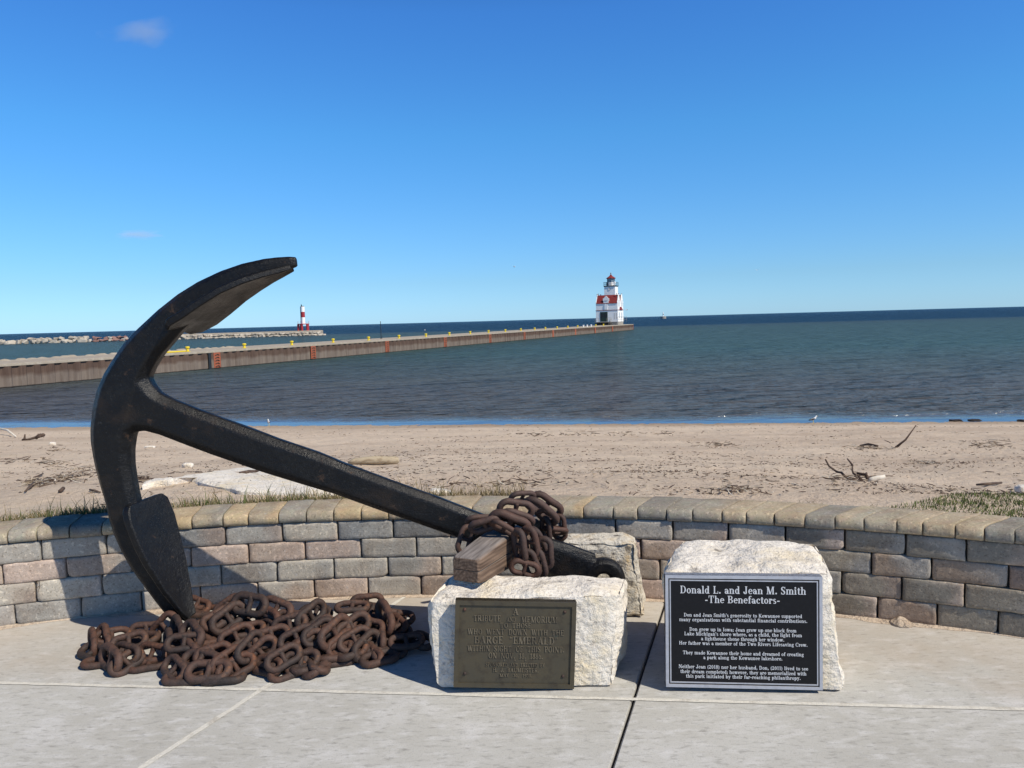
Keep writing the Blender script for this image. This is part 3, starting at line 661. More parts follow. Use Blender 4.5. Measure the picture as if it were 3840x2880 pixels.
HC = [(110, 380, .125, 560, 420, .115, 34), (70, 610, .13, 460, 260, .19, 76), (180, 830, .10, 600, 500, .155, 70), (420, 890, .10, 830, 490, .16, 72), (180, 1200, .02, 610, 800, .075, 58), (60, 990, .07, 380, 740, .105, 68), (660, 790, .09, 1130, 450, .155, 60), (980, 570, .12, 1270, 640, .105, 42),
      (600, 970, .06, 840, 760, .09, 62), (810, 860, .08, 1040, 730, .10, 50), (700, 960, .05, 1000, 920, .06, 32), (930, 1080, .035, 1290, 710, .095, 66), (540, 1120, .018, 820, 1080, .018, 6), (1060, 960, .035, 1260, 1120, .02, 50), (750, 310, .155, 1020, 300, .15, 12), (970, 260, .15, 1250, 230, .15, 84),
      (1090, 350, .13, 1260, 370, .13, 30), (1290, 250, .18, 1480, 700, .09, 76), (1420, 440, .10, 1730, 470, .08, 22), (1310, 650, .08, 1340, 900, .05, 78), (1480, 520, .08, 1610, 640, .07, 40), (1500, 850, .06, 1900, 800, .06, 22), (1280, 1050, .03, 1620, 950, .03, 16),
      (1400, 760, .06, 1700, 650, .06, 28), (1780, 720, .05, 2080, 900, .04, 12), (1000, 700, .05, 1200, 800, .05, 30)]
ho = heap.location.copy()
for rows, o_, s in ((HA, (280, 2200), 4.148), (HB, (700, 2200), 4.148), (HC, (1100, 2200), 4.02)):
    for row in rows: tolink(heap, o_, s, row, MAT['rust'], ho)
# the links lying underneath, hardly seen: one part
def under(n, box):
    mb = MB(); pr = [linkmesh(seed=k*3.3+1) for k in range(3)]
    for i in range(n):
        u = rnd.uniform(box[0], box[1]); k = (u-box[0])/(box[1]-box[0]); v = rnd.uniform(box[2], box[3])-45*max(0, k-.6)*2
        c = zp(u, v, .03); c.z = .02+.055*max(0, 1-abs(v-2400)/110)*rnd.random()
        a = rnd.uniform(0, math.pi); ax = Vector((math.cos(a), math.sin(a), rnd.uniform(-.2, .2))).normalized(); nr = Vector((rnd.uniform(-.5, .5), rnd.uniform(-.5, .5), 1)); y = nr.cross(ax).normalized(); M = Matrix((ax, y, ax.cross(y))).transposed().to_4x4()
        q = rnd.choice(pr); mb.add([M.to_3x3() @ p+c-ho for p in q.v], q.f)
    o = mb.build('lower_links', MAT['rust'], heap, True); o['kind'] = 'stuff'
under(58, (700, 1500, 2330, 2500)); 
for i in range(12):
    u = 720+i*38+rnd.uniform(-15, 15); v = 2425+rnd.uniform(-75, 45)-(i > 12)*25
    c = zp(u, v, .02); c.z = .02+rnd.uniform(0, .035); a = rnd.uniform(0, math.pi)
    link(heap, c, Vector((math.cos(a), math.sin(a), rnd.uniform(-.15, .15))), Vector((rnd.uniform(-.4, .4), rnd.uniform(-.4, .4), 1)), MAT['rust'], rnd.randrange(4), ho)
print('heap links', len(heap.children))

# chain lashed round shank and stock
wrap = empty('lashing_chain', ap(1960, 1990), 'dark brown chain wound round the anchor shank and its wooden stock', 'chain')
wo = wrap.location.copy()
def wl(x1, y1, x2, y2, y, tilt, dy=0., sc=1.05):
    """link from its ends in the photograph, at distance y; tilt turns its face from the viewer (0) to the side (90)"""
    y += .03
    P = yp(1650+x1/3.95, 1800+y1/3.95, y); Q = yp(1650+x2/3.95, 1800+y2/3.95, y+dy)
    ax = (Q-P).normalized(); f = Vector((0.05, -1, .25)); f = (f-ax*f.dot(ax)).normalized(); g_ = ax.cross(f)
    link(wrap, (P+Q)/2, ax, f*math.cos(R(tilt))+g_*math.sin(R(tilt)), MAT['wraprust'], rnd.randrange(4), wo, max(.8, min(1.25, (Q-P).length/.185)))
for q in [(730, 540, 1330, 760, 3.62, 35, .02), (850, 400, 1390, 470, 3.70, 25, .03), (900, 480, 1390, 640, 3.66, 55, .02), (430, 740, 900, 590, 3.62, 50, .0), (320, 1060, 430, 700, 3.66, 30, .02), (430, 600, 760, 590, 3.72, 60, .03),
          (1140, 720, 1220, 1220, 3.56, 55, .0), (1290, 680, 1390, 1160, 3.58, 40, .0), (1280, 1090, 1400, 1380, 3.56, 20, .0), (1400, 760, 1500, 1010, 3.66, 60, .02), (1540, 840, 1560, 1330, 3.60, 25, .0), (1430, 1040, 1520, 1390, 3.58, 55, .0),
          (1290, 270, 1720, 640, 3.86, 60, .04), (1350, 230, 1790, 520, 3.98, 35, .04), (1740, 500, 1790, 900, 4.00, 20, .0), (1560, 590, 1580, 860, 3.90, 60, .02), (1050, 260, 1390, 250, 3.90, 50, .05), (840, 640, 1080, 790, 3.60, 70, .0), (1180, 1290, 1330, 1330, 3.54, 20, .0), (1600, 740, 1790, 760, 3.94, 70, .02), (950, 600, 1230, 700, 3.70, 15, 0)]:
    wl(*q)

# ------------------------------------------------------------------ rough stones
def rough(name, P, m, parent=None, n=26, amp=.02, seed=0., flat_front=0., chip=.03, origin=None, layers=1.6, chop=None):
    """quarried block from 8 corners (bottom 4 ccw from front left, then top 4) with broken edges"""
    P = [Vector(p) for p in P]; bm = bmesh.new(); bmesh.ops.create_cube(bm, size=2.0)
    bmesh.ops.subdivide_edges(bm, edges=bm.edges[:], cuts=n, use_grid_fill=True)
    ctr = sum(P, Vector())/8
    for v in bm.verts:
        a, b, c = (v.co.x+1)/2, (v.co.y+1)/2, (v.co.z+1)/2
        ed = sorted((min(a, 1-a), min(b, 1-b), min(c, 1-c)))          # 0 on a face; two zeros on an edge
        lo_ = P[0]*(1-a)*(1-b)+P[1]*a*(1-b)+P[2]*a*b+P[3]*(1-a)*b; hi_ = P[4]*(1-a)*(1-b)+P[5]*a*(1-b)+P[6]*a*b+P[7]*(1-a)*b
        p = lo_*(1-c)+hi_*c
        nr = Vector((0, 0, 0))
        if a < .001: nr.x -= 1
        if a > .999: nr.x += 1
        if b < .001: nr.y -= 1
        if b > .999: nr.y += 1
        if c > .999: nr.z += 1
        if c < .001: nr.z -= 1
        nr.normalize()
        e = max(0, 1-ed[1]/.09)                                         # nearness to an edge
        q = p*4+Vector((seed, seed*2, 0)); k = amp*fbm(q*1.3, 5)
        k += amp*.5*abs(noise.noise(Vector((p.x*9+seed, p.y*9, p.z*22*layers))))*(-1 if abs(nr.z) < .5 else 0)
        k -= chip*(e**2)*(.45+.9*max(0, noise.noise(q*2.2+Vector((5, 5, 5)))+.25))
        if flat_front and nr.y < -.5 and abs(nr.x) < .3 and abs(nr.z) < .3: k = k*flat_front-.004
        v.co = p+nr*k
    rs = random.Random(int(seed*100))
    lo3 = Vector([min(q[i] for q in P) for i in range(3)]); hi3 = Vector([max(q[i] for q in P) for i in range(3)])
    for _ in range(13):          # flat spalls where the stone broke along its edges
        ax = rs.randrange(3); sg = [rs.choice((-1, 1)) for _ in range(3)]; sg[2] = 1 if rs.random() < .75 else -1
        nn = Vector((sg[0]*rs.uniform(.35, 1), sg[1]*rs.uniform(.35, 1), sg[2]*rs.uniform(.35, 1))); nn[ax] *= rs.choice((.06, .25)); nn.normalize()
        dm = max(v.co.dot(nn) for v in bm.verts)-rs.uniform(.003, .017)
        if flat_front and nn.y < -.75: continue
        for v in bm.verts:
            e = v.co.dot(nn)-dm
            if e > 0: v.co -= nn*(e*.86)
    for v in bm.verts:
        p = v.co
        if v.co.z < .004: v.co.z = .004+.01*max(0, noise.noise(p*12))
    me = bpy.data.meshes.new(name); o_ = Vector(origin) if origin is not None else Vector((0, 0, 0))
    for v in bm.verts: v.co -= o_
    bm.to_mesh(me); bm.free(); me.materials.append(m)
    me.polygons.foreach_set('use_smooth', [True]*len(me.polygons)); me.set_sharp_from_angle(angle=R(38))
    o = bpy.data.objects.new(name, me); COL.objects.link(o)
    if parent: o.parent = parent
    return o
stL = empty('memorial_stone', (.0, 3.4, 0), 'low white memorial boulder with dark bronze plaque under the wooden anchor stock', 'memorial stone')
FYL = 3.262
L_ = [(-.380, 3.238, 0), (.405, 3.214, 0), (.50, 3.50, 0), (-.34, 3.56, 0), (-.410, 3.262, .392), (.475, 3.258, .400), (.520, 3.50, .398), (-.330, 3.53, .425)]
rough('boulder', L_, MAT['stone'], stL, 40, .02, 3.1, .12, .042, stL.location)
stR = empty('memorial_stone', (1.0, 3.35, 0), 'tall white memorial boulder with black plaque in a silver border', 'memorial stone')
R_ = [(.675, 3.21, 0), (1.372, 3.105, 0), (1.49, 3.58, 0), (.79, 3.66, 0), (.618, 3.235, .498), (1.335, 3.185, .500), (1.455, 3.60, .512), (.79, 3.70, .520)]
rough('boulder', R_, MAT['stone'], stR, 40, .022, 8.7, .15, .045, stR.location)
back = rough('boulder', [(.30, 4.0, 0), (.68, 3.97, 0), (.72, 4.22, 0), (.30, 4.22, 0), (.20, 4.02, .405), (.635, 3.99, .41), (.65, 4.15, .415), (.20, 4.17, .43)], MAT['oldstone'], None, 34, .02, 5.3, 0, .04, (.5, 4, 0))
back.location = (.5, 4, 0); fin(back, 'brown-stained weathered boulder behind the low white memorial stone, touching the wall', 'boulder')
c = zp(640, 2412, 0)
prop = rough('stone_stub', [c+Vector(d) for d in ((-.035, -.05, 0), (.075, -.05, 0), (.075, .06, 0), (-.035, .06, 0), (-.03, -.04, .085), (.065, -.03, .12), (.065, .05, .13), (-.02, .05, .10))], MAT['basecon'], None, 10, .006, 2., 0, .02, c)
prop.location = c; fin(prop, 'small rounded grey stone among the chain links under the fluke tip', 'stone')
# ------------------------------------------------------------------ lettering: a bold serif alphabet drawn as strokes
TH, TN = .15, .06
def arc(cx, cy, rx, ry, a0, a1, T=TH, t=TN, n=None):
    n = n or max(4, int(abs(a1-a0)/22)); o = []; i_ = []
    for k in range(n+1):
        a = R(a0+(a1-a0)*k/n); o.append((cx+rx*math.cos(a), cy+ry*math.sin(a))); i_.append((cx+max(.01, rx-T)*math.cos(a), cy+max(.01, ry-t)*math.sin(a)))
    return [[o[k], o[k+1], i_[k+1], i_[k]] for k in range(n)]
def rc(x0, y0, x1, y1): return [[(x0, y0), (x1, y0), (x1, y1), (x0, y1)]]
def S(x, y0, y1, b=1, t=1, T=TH):
    q = rc(x-T/2, y0, x+T/2, y1)
    if b: q += rc(x-T/2-.07, y0, x+T/2+.07, y0+.055)
    if t == 1: q += rc(x-T/2-.07, y1-.055, x+T/2+.07, y1)
    if t == 2: q += rc(x-T/2-.08, y1-.055, x, y1)
    return q
def H(x0, x1, y, t=TN): return rc(x0, y-t/2, x1, y+t/2)
def D(x0, y0, x1, y1, w): return [[(x0-w/2, y0), (x0+w/2, y0), (x1+w/2, y1), (x1-w/2, y1)]]
def sf(x, y, w=.3): return rc(x-w/2, y-.0275, x+w/2, y+.0275)
def O(cx, cy, rx, ry, T=TH): return arc(cx, cy, rx, ry, 0, 360, T, TN, 14)
def dot(x, y, r=.11): return [[(x+r*math.cos(R(60*k)), y+r*math.sin(R(60*k))) for k in range(6)]]
X = .66
def glyph(c):
    g = {
     'a': (.58, lambda: arc(.24, .45, .21, .2, 10, 175, .15)+S(.43, 0, .46, 0, 0)+rc(.43, 0, .58, .055)+O(.25, .19, .21, .2, .15)),
     'b': (.64, lambda: S(.15, 0, 1, 0, 2)+O(.36, .33, .25, .34)), 'c': (.52, lambda: arc(.3, .33, .27, .34, 50, 315)+dot(.44, .5, .08)),
     'd': (.64, lambda: O(.28, .33, .25, .34)+S(.47, 0, 1, 0, 2)+rc(.47, 0, .63, .055)), 'e': (.54, lambda: arc(.29, .33, .27, .34, 0, 318)+H(.1, .54, .36)),
     'f': (.42, lambda: S(.2, 0, .85, 1, 0)+arc(.34, .82, .23, .2, 40, 180, .17)+H(.03, .42, .63)), 'g': (.58, lambda: O(.26, .43, .22, .24, .14)+O(.28, -.09, .26, .18, .13)+H(.38, .56, .61)+D(.12, .1, .2, .24, .12)),
     'h': (.68, lambda: S(.16, 0, 1, 1, 2)+S(.51, 0, .45, 1, 0)+arc(.335, .42, .27, .25, 0, 150)), 'i': (.34, lambda: S(.17, 0, X, 1, 2)+dot(.16, .88)), 'k': (.66, lambda: S(.16, 0, 1, 1, 2)+D(.24, .3, .5, .62, .08)+D(.55, 0, .3, .38, TH)+sf(.5, .635)+sf(.56, .03)),
     'l': (.34, lambda: S(.17, 0, 1, 1, 2)), 'm': (1.0, lambda: S(.16, 0, X, 1, 2)+S(.5, 0, .45, 1, 0)+S(.84, 0, .45, 1, 0)+arc(.33, .42, .265, .25, 0, 150)+arc(.67, .42, .265, .25, 0, 150)),
     'n': (.68, lambda: S(.16, 0, X, 1, 2)+S(.51, 0, .45, 1, 0)+arc(.335, .42, .27, .25, 0, 150)), 'o': (.58, lambda: O(.29, .33, .27, .34)), 'p': (.64, lambda: S(.15, -.28, X, 1, 2)+O(.36, .33, .25, .34)),
     'r': (.50, lambda: S(.16, 0, X, 1, 2)+arc(.34, .44, .2, .22, 40, 150)+dot(.42, .53, .1)), 's': (.46, lambda: arc(.23, .49, .19, .18, 30, 270, .13)+arc(.23, .18, .2, .19, -150, 90, .13)+D(.36, .2, .12, .48, .14)),
     't': (.42, lambda: S(.2, .1, .86, 0, 0)+arc(.31, .16, .205, .17, 180, 320)+H(.03, .4, .63)), 'u': (.68, lambda: S(.16, .2, X, 0, 2)+arc(.33, .22, .265, .23, 180, 340)+S(.51, 0, X, 0, 2)+rc(.5, 0, .66, .055)),
     'v': (.60, lambda: D(.3, 0, .14, X, TH)+D(.3, 0, .48, X, .08)+sf(.14, .635)+sf(.48, .635, .24)), 'w': (.88, lambda: D(.28, 0, .13, X, TH)+D(.28, 0, .42, X, .08)+D(.6, 0, .44, X, TH)+D(.6, 0, .76, X, .08)+sf(.14, .635)+sf(.44, .635)+sf(.76, .635, .24)),
     'y': (.60, lambda: D(.32, 0, .14, X, TH)+D(.2, -.26, .48, X, .08)+sf(.14, .635)+sf(.48, .635, .24)+dot(.15, -.2, .09)), 'z': (.5, lambda: H(.05, .45, .62)+H(.05, .45, .04)+D(.13, .03, .38, .62, .17)),
     'j': (.34, lambda: S(.17, -.1, X, 0, 2)+dot(.16, .88)+arc(.05, -.1, .21, .18, 270, 360)), 'x': (.6, lambda: D(.46, 0, .14, X, TH)+D(.12, 0, .46, X, .08)+sf(.14, .635)+sf(.46, .03)), 'q': (.64, lambda: O(.28, .33, .25, .34)+S(.47, -.28, X, 1, 0)),
     'A': (.84, lambda: D(.12, 0, .41, 1, .08)+D(.68, 0, .41, 1, .2)+H(.22, .6, .33)+sf(.12, .03, .28)+sf(.68, .03, .34)), 'B': (.76, lambda: S(.2, 0, 1, 0, 0)+H(.04, .42, .965)+H(.04, .44, .035)+H(.2, .42, .52)+arc(.4, .75, .26, .25, -90, 90)+arc(.42, .26, .29, .26, -90, 90)),
     'C': (.78, lambda: arc(.42, .5, .38, .52, 42, 318)+rc(.68, .66, .74, 1.0)), 'D': (.82, lambda: S(.2, 0, 1, 0, 0)+H(.04, .42, .965)+H(.04, .42, .035)+arc(.38, .5, .38, .5, -90, 90)), 'E': (.72, lambda: S(.2, 0, 1, 0, 0)+H(.04, .66, .965)+H(.04, .68, .035)+H(.2, .5, .52)+rc(.6, .72, .66, 1)+rc(.62, 0, .68, .28)+rc(.44, .38, .5, .66)),
     'F': (.68, lambda: S(.2, 0, 1, 1, 0)+H(.04, .64, .965)+H(.2, .48, .5)+rc(.58, .72, .64, 1)+rc(.42, .36, .48, .64)), 'G': (.84, lambda: arc(.42, .5, .38, .52, 42, 318)+rc(.68, .66, .74, 1.0)+S(.66, .05, .42, 0, 1)), 'H': (.9, lambda: S(.2, 0, 1)+S(.7, 0, 1)+H(.2, .7, .52)),
     'I': (.4, lambda: S(.2, 0, 1)), 'J': (.6, lambda: S(.38, .2, 1, 0, 1)+arc(.26, .2, .215, .22, 180, 360, .17)+dot(.1, .22, .1)), 'K': (.86, lambda: S(.2, 0, 1)+D(.3, .45, .64, .97, .08)+D(.68, 0, .38, .6, .21)+sf(.66, .97, .3)+sf(.7, .03, .32)),
     'L': (.7, lambda: S(.2, 0, 1, 0, 1)+H(.04, .66, .035)+rc(.6, 0, .66, .32)), 'M': (1.06, lambda: D(.16, 0, .16, 1, .08)+D(.5, 0, .2, 1, .2)+D(.5, 0, .82, 1, .08)+S(.86, 0, 1)+sf(.16, .03, .28)+sf(.16, .97, .26)), 'N': (.9, lambda: D(.16, 0, .16, 1, .08)+D(.72, 0, .22, 1, .2)+D(.74, 0, .74, 1, .08)+sf(.16, .03, .28)+sf(.16, .97, .26)+sf(.74, .97, .28)),
     'O': (.84, lambda: O(.42, .5, .38, .52)), 'P': (.72, lambda: S(.2, 0, 1, 1, 0)+H(.04, .42, .965)+H(.2, .42, .46)+arc(.4, .715, .28, .29, -90, 90)), 'R': (.82, lambda: S(.2, 0, 1, 1, 0)+H(.04, .42, .965)+H(.2, .42, .5)+arc(.4, .735, .28, .265, -90, 90)+D(.68, 0, .42, .5, .2)+sf(.7, .03, .24)),
     'S': (.62, lambda: arc(.3, .74, .25, .27, 30, 270)+arc(.3, .26, .27, .28, -150, 90)+D(.48, .28, .14, .7, .17)+rc(.5, .7, .555, 1)+rc(.05, 0, .105, .3)), 'T': (.78, lambda: S(.39, 0, 1, 1, 0)+H(.05, .73, .965)+rc(.05, .68, .11, 1)+rc(.67, .68, .73, 1)),
     'U': (.86, lambda: S(.2, .3, 1, 0, 1)+arc(.43, .32, .325, .34, 180, 360, TH, .09)+D(.72, .3, .72, 1, .08)+sf(.72, .97, .26)), 'V': (.82, lambda: D(.43, 0, .16, 1, .2)+D(.43, 0, .68, 1, .08)+sf(.16, .97, .32)+sf(.68, .97, .26)), 'W': (1.16, lambda: D(.37, 0, .15, 1, .2)+D(.37, 0, .56, 1, .08)+D(.8, 0, .58, 1, .2)+D(.8, 0, 1.02, 1, .08)+sf(.15, .97, .3)+sf(.58, .97, .26)+sf(1.02, .97, .24)),
     'Y': (.8, lambda: S(.4, 0, .46, 1, 0)+D(.4, .42, .16, 1, .2)+D(.42, .42, .64, 1, .08)+sf(.16, .97, .3)+sf(.64, .97, .26)),
     '.': (.3, lambda: dot(.15, .1)), ',': (.3, lambda: dot(.15, .1)+D(.08, -.16, .2, .06, .09)), ';': (.3, lambda: dot(.15, .1)+D(.08, -.16, .2, .06, .09)+dot(.15, .5)), "'": (.24, lambda: dot(.12, .9, .1)+D(.07, .66, .16, .86, .08)), '-': (.42, lambda: H(.05, .37, .34, .12)),
     '(': (.36, lambda: arc(.36, .38, .28, .64, 110, 250, .14)), ')': (.36, lambda: arc(.0, .38, .28, .64, -70, 70, .14)), '*': (.5, lambda: dot(.25, .5, .16)), '“': (.5, lambda: dot(.14, .84, .1)+dot(.36, .84, .1)+D(.1, .84, .18, 1, .07)+D(.32, .84, .4, 1, .07)), '”': (.5, lambda: dot(.14, .92, .1)+dot(.36, .92, .1)+D(.09, .72, .18, .9, .07)+D(.31, .72, .4, .9, .07)),
     '0': (.62, lambda: O(.31, .49, .26, .5)), '1': (.5, lambda: S(.27, 0, 1, 1, 0)+D(.12, .8, .24, .97, .1)), '2': (.6, lambda: arc(.29, .7, .25, .29, -10, 170)+D(.12, .06, .44, .62, .13)+H(.05, .56, .08, .15)), '3': (.58, lambda: arc(.27, .74, .22, .25, -90, 160, .17)+arc(.27, .27, .25, .28, -160, 90)),
     '6': (.6, lambda: O(.3, .3, .26, .31)+arc(.42, .45, .38, .54, 95, 190)), '8': (.6, lambda: O(.3, .75, .22, .25, .15)+O(.3, .26, .26, .28)), '9': (.6, lambda: O(.3, .69, .26, .31)+arc(.18, .55, .38, .54, -85, 10)), ' ': (.36, lambda: [])}
    return g[c]
def lettering(lines, frame, depth, name, m, parent, origin):
    """lines: (text, x0, x1, baseline, cap height, case scale) in plate units; frame(U,V,d) gives the point on the plate"""
    mb = MB(); cnt = 0
    for text, x0, x1, yb, hgt in lines:
        adv = []; x = 0
        for ch in text: adv.append(x); x += glyph(ch)[0]+.035
        sx = (x1-x0)/(x-.035)
        for ch, a in zip(text, adv):
            for poly in glyph(ch)[1]():
                cnt += 1; d = depth*(1+.05*((cnt*7) % 11)/11)
                top = [frame(x0+(a+px)*sx, yb-py*hgt, d) for px, py in poly]; bot = [frame(x0+(a+px)*sx, yb-py*hgt, -.0005) for px, py in poly]
                n = len(poly)
                mb.add(top+bot, [tuple(range(n))]+[(i, (i+1) % n, n+(i+1) % n, n+i) for i in range(n)])
    return mb.build(name, m, parent, M=Matrix.Translation(-Vector(origin)))
def plate_frame(tl, tr, bl, n):
    tl, tr, bl = Vector(tl), Vector(tr), Vector(bl)
    return lambda U, V, d: tl+(tr-tl)*U+(bl-tl)*V+n*d
def slabbox(fr, u0, u1, v0, v1, d0, d1, mb):
    mb.hexa([fr(u0, v1, d0), fr(u1, v1, d0), fr(u1, v1, d1), fr(u0, v1, d1), fr(u0, v0, d0), fr(u1, v0, d0), fr(u1, v0, d1), fr(u0, v0, d1)])
# --- black plaque with silver border
yR = 3.205
q0, q1, q2 = zp(2489, 2157, .49), None, None
def plate(tl_px, tr_px, bl_px, br_px, ztop, zbot, y0):
    """upright plate whose four corners sit on the sight lines, at distance y0, squared up"""
    pts = [yp(*p, y0) for p in (tl_px, tr_px, bl_px, br_px)]
    return pts
MAT['plaqueblack'] = mat('plaqueblack', (.005, .005, .007), .42, .3, vary=[(60, (.01, .01, .012), .5, .8)])
MAT['letters'] = mat('letters', (.60, .61, .63), .6, .3)
MAT['silver'] = mat('silver', (.46, .47, .51), .5, .5, metal=.25, vary=[(40, (.38, .39, .43), .45, .7)])
MAT['bronze'] = mat('bronze', (.086, .070, .043), .55, .45, metal=.3, vary=[(5, (.066, .060, .044), .4, .7), (24, (.045, .036, .026), .5, .75), (9, (.13, .17, .13), .68, .80)], bump=[(160, .25, .002)])
MAT['bronzelight'] = mat('bronzelight', (.19, .158, .108), .5, .5, metal=.3, vary=[(18, (.07, .058, .042), .45, .7)])
def tilted(tl, tr, bl, br, lean, y_b):
    """plate plane leaning back by `lean`, bottom edge at distance y_b (left) .. ; returns corners"""
    zb = yp(*bl, y_b).z; n = Vector((0, -math.cos(lean), math.sin(lean)))
    return n
def make_plate(tl, tr, bl, br, n, p0):
    P = [pp(*q, p0, n) for q in (tl, tr, bl, br)]
    ctr = (P[0]+P[1]+P[2]+P[3])/4
    ex = ((P[1]-P[0])+(P[3]-P[2]))/2; ex.normalize(); ez = n.cross(ex).normalized()
    if ez.z < 0: ez = -ez
    wd = ((P[1]-P[0]).length+(P[3]-P[2]).length)/2; ht = ((P[0]-P[2]).length+(P[1]-P[3]).length)/2
    o = ctr-ex*wd/2+ez*ht/2
    print('plate', wd, ht, ctr)
    return plate_frame(o, o+ex*wd, o-ez*ht, n), wd, ht, ctr
nR = Vector((-.085, -1, .06)).normalized()
frR, wR, hR, cR = make_plate((2489, 2157), (3078, 2162), (2503, 2574), (3090, 2588), nR, Vector((.98, 3.152, .28)))
plq = empty('plaque', cR-stR.location); plq.parent = stR
oR = cR
mb = MB(); slabbox(frR, 0, 1, 0, 1, -.045, 0, mb); mb.build('plate', MAT['plaqueblack'], plq, M=Matrix.Translation(-oR))
def border(fr, u, v, wu, wv, d0, d1, name, m, par, origin):
    mb = MB()
    slabbox(fr, u, 1-u, v, v+wv, d0, d1, mb); slabbox(fr, u, 1-u, 1-v-wv, 1-v, d0, d1, mb)
    slabbox(fr, u, u+wu, v+wv, 1-v-wv, d0, d1, mb); slabbox(fr, 1-u-wu, 1-u, v+wv, 1-v-wv, d0, d1, mb)
    return mb.build(name, m, par, M=Matrix.Translation(-Vector(origin)))
border(frR, .0, .0, .0195, .0265, -.0455, .004, 'border', MAT['silver'], plq, oR)
border(frR, .0275, .0385, .0075, .0105, -.001, .0025, 'border', MAT['silver'], plq, oR)
def cvR(x, y, isx):   # crop coordinates to plate units
    v = (y-574)/(1506-574); xl_ = 197+(228-197)*v; return (x-xl_)/1301.0
linesR = []
for t, x0, x1, yb, h in [("Donald L. and Jean M. Smith", 325, 1370, 721, 62), ("-The Benefactors-", 535, 1158, 799, 60), ("Don and Jean Smith's generosity to Kewaunee supported", 362, 1343, 915, 29), ("many organizations with substantial financial contributions.", 325, 1387, 954, 29),
                         ("Don grew up in Iowa; Jean grew up one block from", 412, 1300, 1034, 29), ("Lake Michigan's shore where, as a child, the light from", 370, 1347, 1072, 29), ("a lighthouse shone through her window.", 512, 1203, 1111, 29), ("Her father was a member of the Two Rivers Lifesaving Crew.", 328, 1395, 1150, 29),
                         ("They made Kewaunee their home and dreamed of creating", 362, 1366, 1230, 29), ("a park along the Kewaunee lakeshore.", 535, 1192, 1268, 29), ("Neither Jean (2018) nor her husband, Don, (2011) lived to see", 330, 1405, 1347, 29), ("their dream completed; however, they are memorialized with", 345, 1393, 1388, 29), ("this park initiated by their far-reaching philanthropy.", 393, 1347, 1426, 29)]:
    slope = (12/1303.)*((x0+x1)/2-197)     # the plate leans a little in the photograph
    v = (yb-568-slope+2)/(1510-568-slope*.0-8); linesR.append((t, cvR(x0, yb, 1), cvR(x1, yb, 1), v, h/935.0))
lettering(linesR, frR, .0016, 'lettering', MAT['letters'], plq, oR)
# --- bronze plaque with raised letters
nL = Vector((.02, -1, .035)).normalized()
frL, wL, hL, cL = make_plate((1712, 2252), (2157, 2257), (1697, 2573), (2157, 2583), nL, Vector((0, 3.208, .2)))
pl2 = empty('plaque', cL-stL.location); pl2.parent = stL
mb = MB(); slabbox(frL, 0, 1, 0, 1, -.035, 0, mb); mb.build('plate', MAT['bronze'], pl2, M=Matrix.Translation(-cL))
border(frL, .0, .0, .036, .05, -.0355, .007, 'border', MAT['bronze'], pl2, cL)
linesL = []
def cvL(x, y): v = (y-930)/603.; xl_ = 390+(362-390)*v; wd = 820+28*v; return (x-xl_)/wd
for t, x0, x1, yb, h in [("A", 777, 817, 1024, 46), ("TRIBUTE", 508, 697, 1071, 40), ("AND", 735, 800, 1071, 28), ("MEMORIUM", 835, 1084, 1074, 40), ("TO  THOSE", 690, 905, 1114, 33), ("WHO  WENT  DOWN  WITH  THE", 467, 1130, 1162, 37), ("BARGE  “EMERALD”", 512, 1092, 1226, 50),
                         ("WITHIN  SIGHT  OF  THIS  POINT.", 463, 1135, 1280, 38), ("ON  NOV.  18,  1886.", 608, 987, 1328, 37), ("*        *        *", 715, 872, 1352, 22), ("SPONSORED  AND  ERECTED  BY", 588, 1002, 1385, 24), ("H.  J.  BAUMEISTER.", 637, 960, 1423, 29), ("MAY   30,   1938.", 686, 912, 1458, 21)]:
    linesL.append((t, cvL(x0, yb), cvL(x1, yb), (yb-930)/603., h/603.))
lettering(linesL, frL, .0034, 'lettering', MAT['bronzelight'], pl2, cL)
for U, V in ((.078, .105), (.905, .115), (.09, .845), (.905, .86)):
    mb = MB(); c = frL(U, V, 0); z = Matrix.Rotation(math.pi/2, 3, 'X')
    mb.lathe([(.001, .0062), (.0045, .0055), (.0068, .003), (.0074, -.001), (.001, -.002)], c-cL, 10, z)
    mb.build('screw', MAT['rust'], pl2, True)
fin(stL); fin(stR)

# ------------------------------------------------------------------ plants and litter on the sand
def blades(name, spots, m, label=None, cat=None):
    vs = []; fs = []; tl = []
    for p, h, lean, wdt, c in spots:
        a = rnd.uniform(0, 2*math.pi); s = Vector((math.cos(a), math.sin(a), 0))*wdt/2; a2 = rnd.uniform(0, 2*math.pi); l = Vector((math.cos(a2), math.sin(a2), 0))*lean*h
        n = len(vs); vs += [p-s, p+s, p+l*.4+Vector((0, 0, h*.6))-s*.7, p+l*.4+Vector((0, 0, h*.6))+s*.7, p+l+Vector((0, 0, h))]
        fs += [(n, n+1, n+3, n+2), (n+2, n+3, n+4)]; tl += [c]*5
    o = meshobj(name, vs, fs, m, None, False, None, tl)
    return fin(o, label, cat, None, 'stuff')
MAT['grass'] = mat('grass', tint=True, rough=.8, spec=.2)
GREEN = [(.085, .115, .032), (.10, .13, .038), (.065, .085, .028), (.13, .14, .05)]
DRY = [(.28, .215, .115), (.22, .165, .085), (.15, .12, .055), (.34, .27, .16)]
sp = []
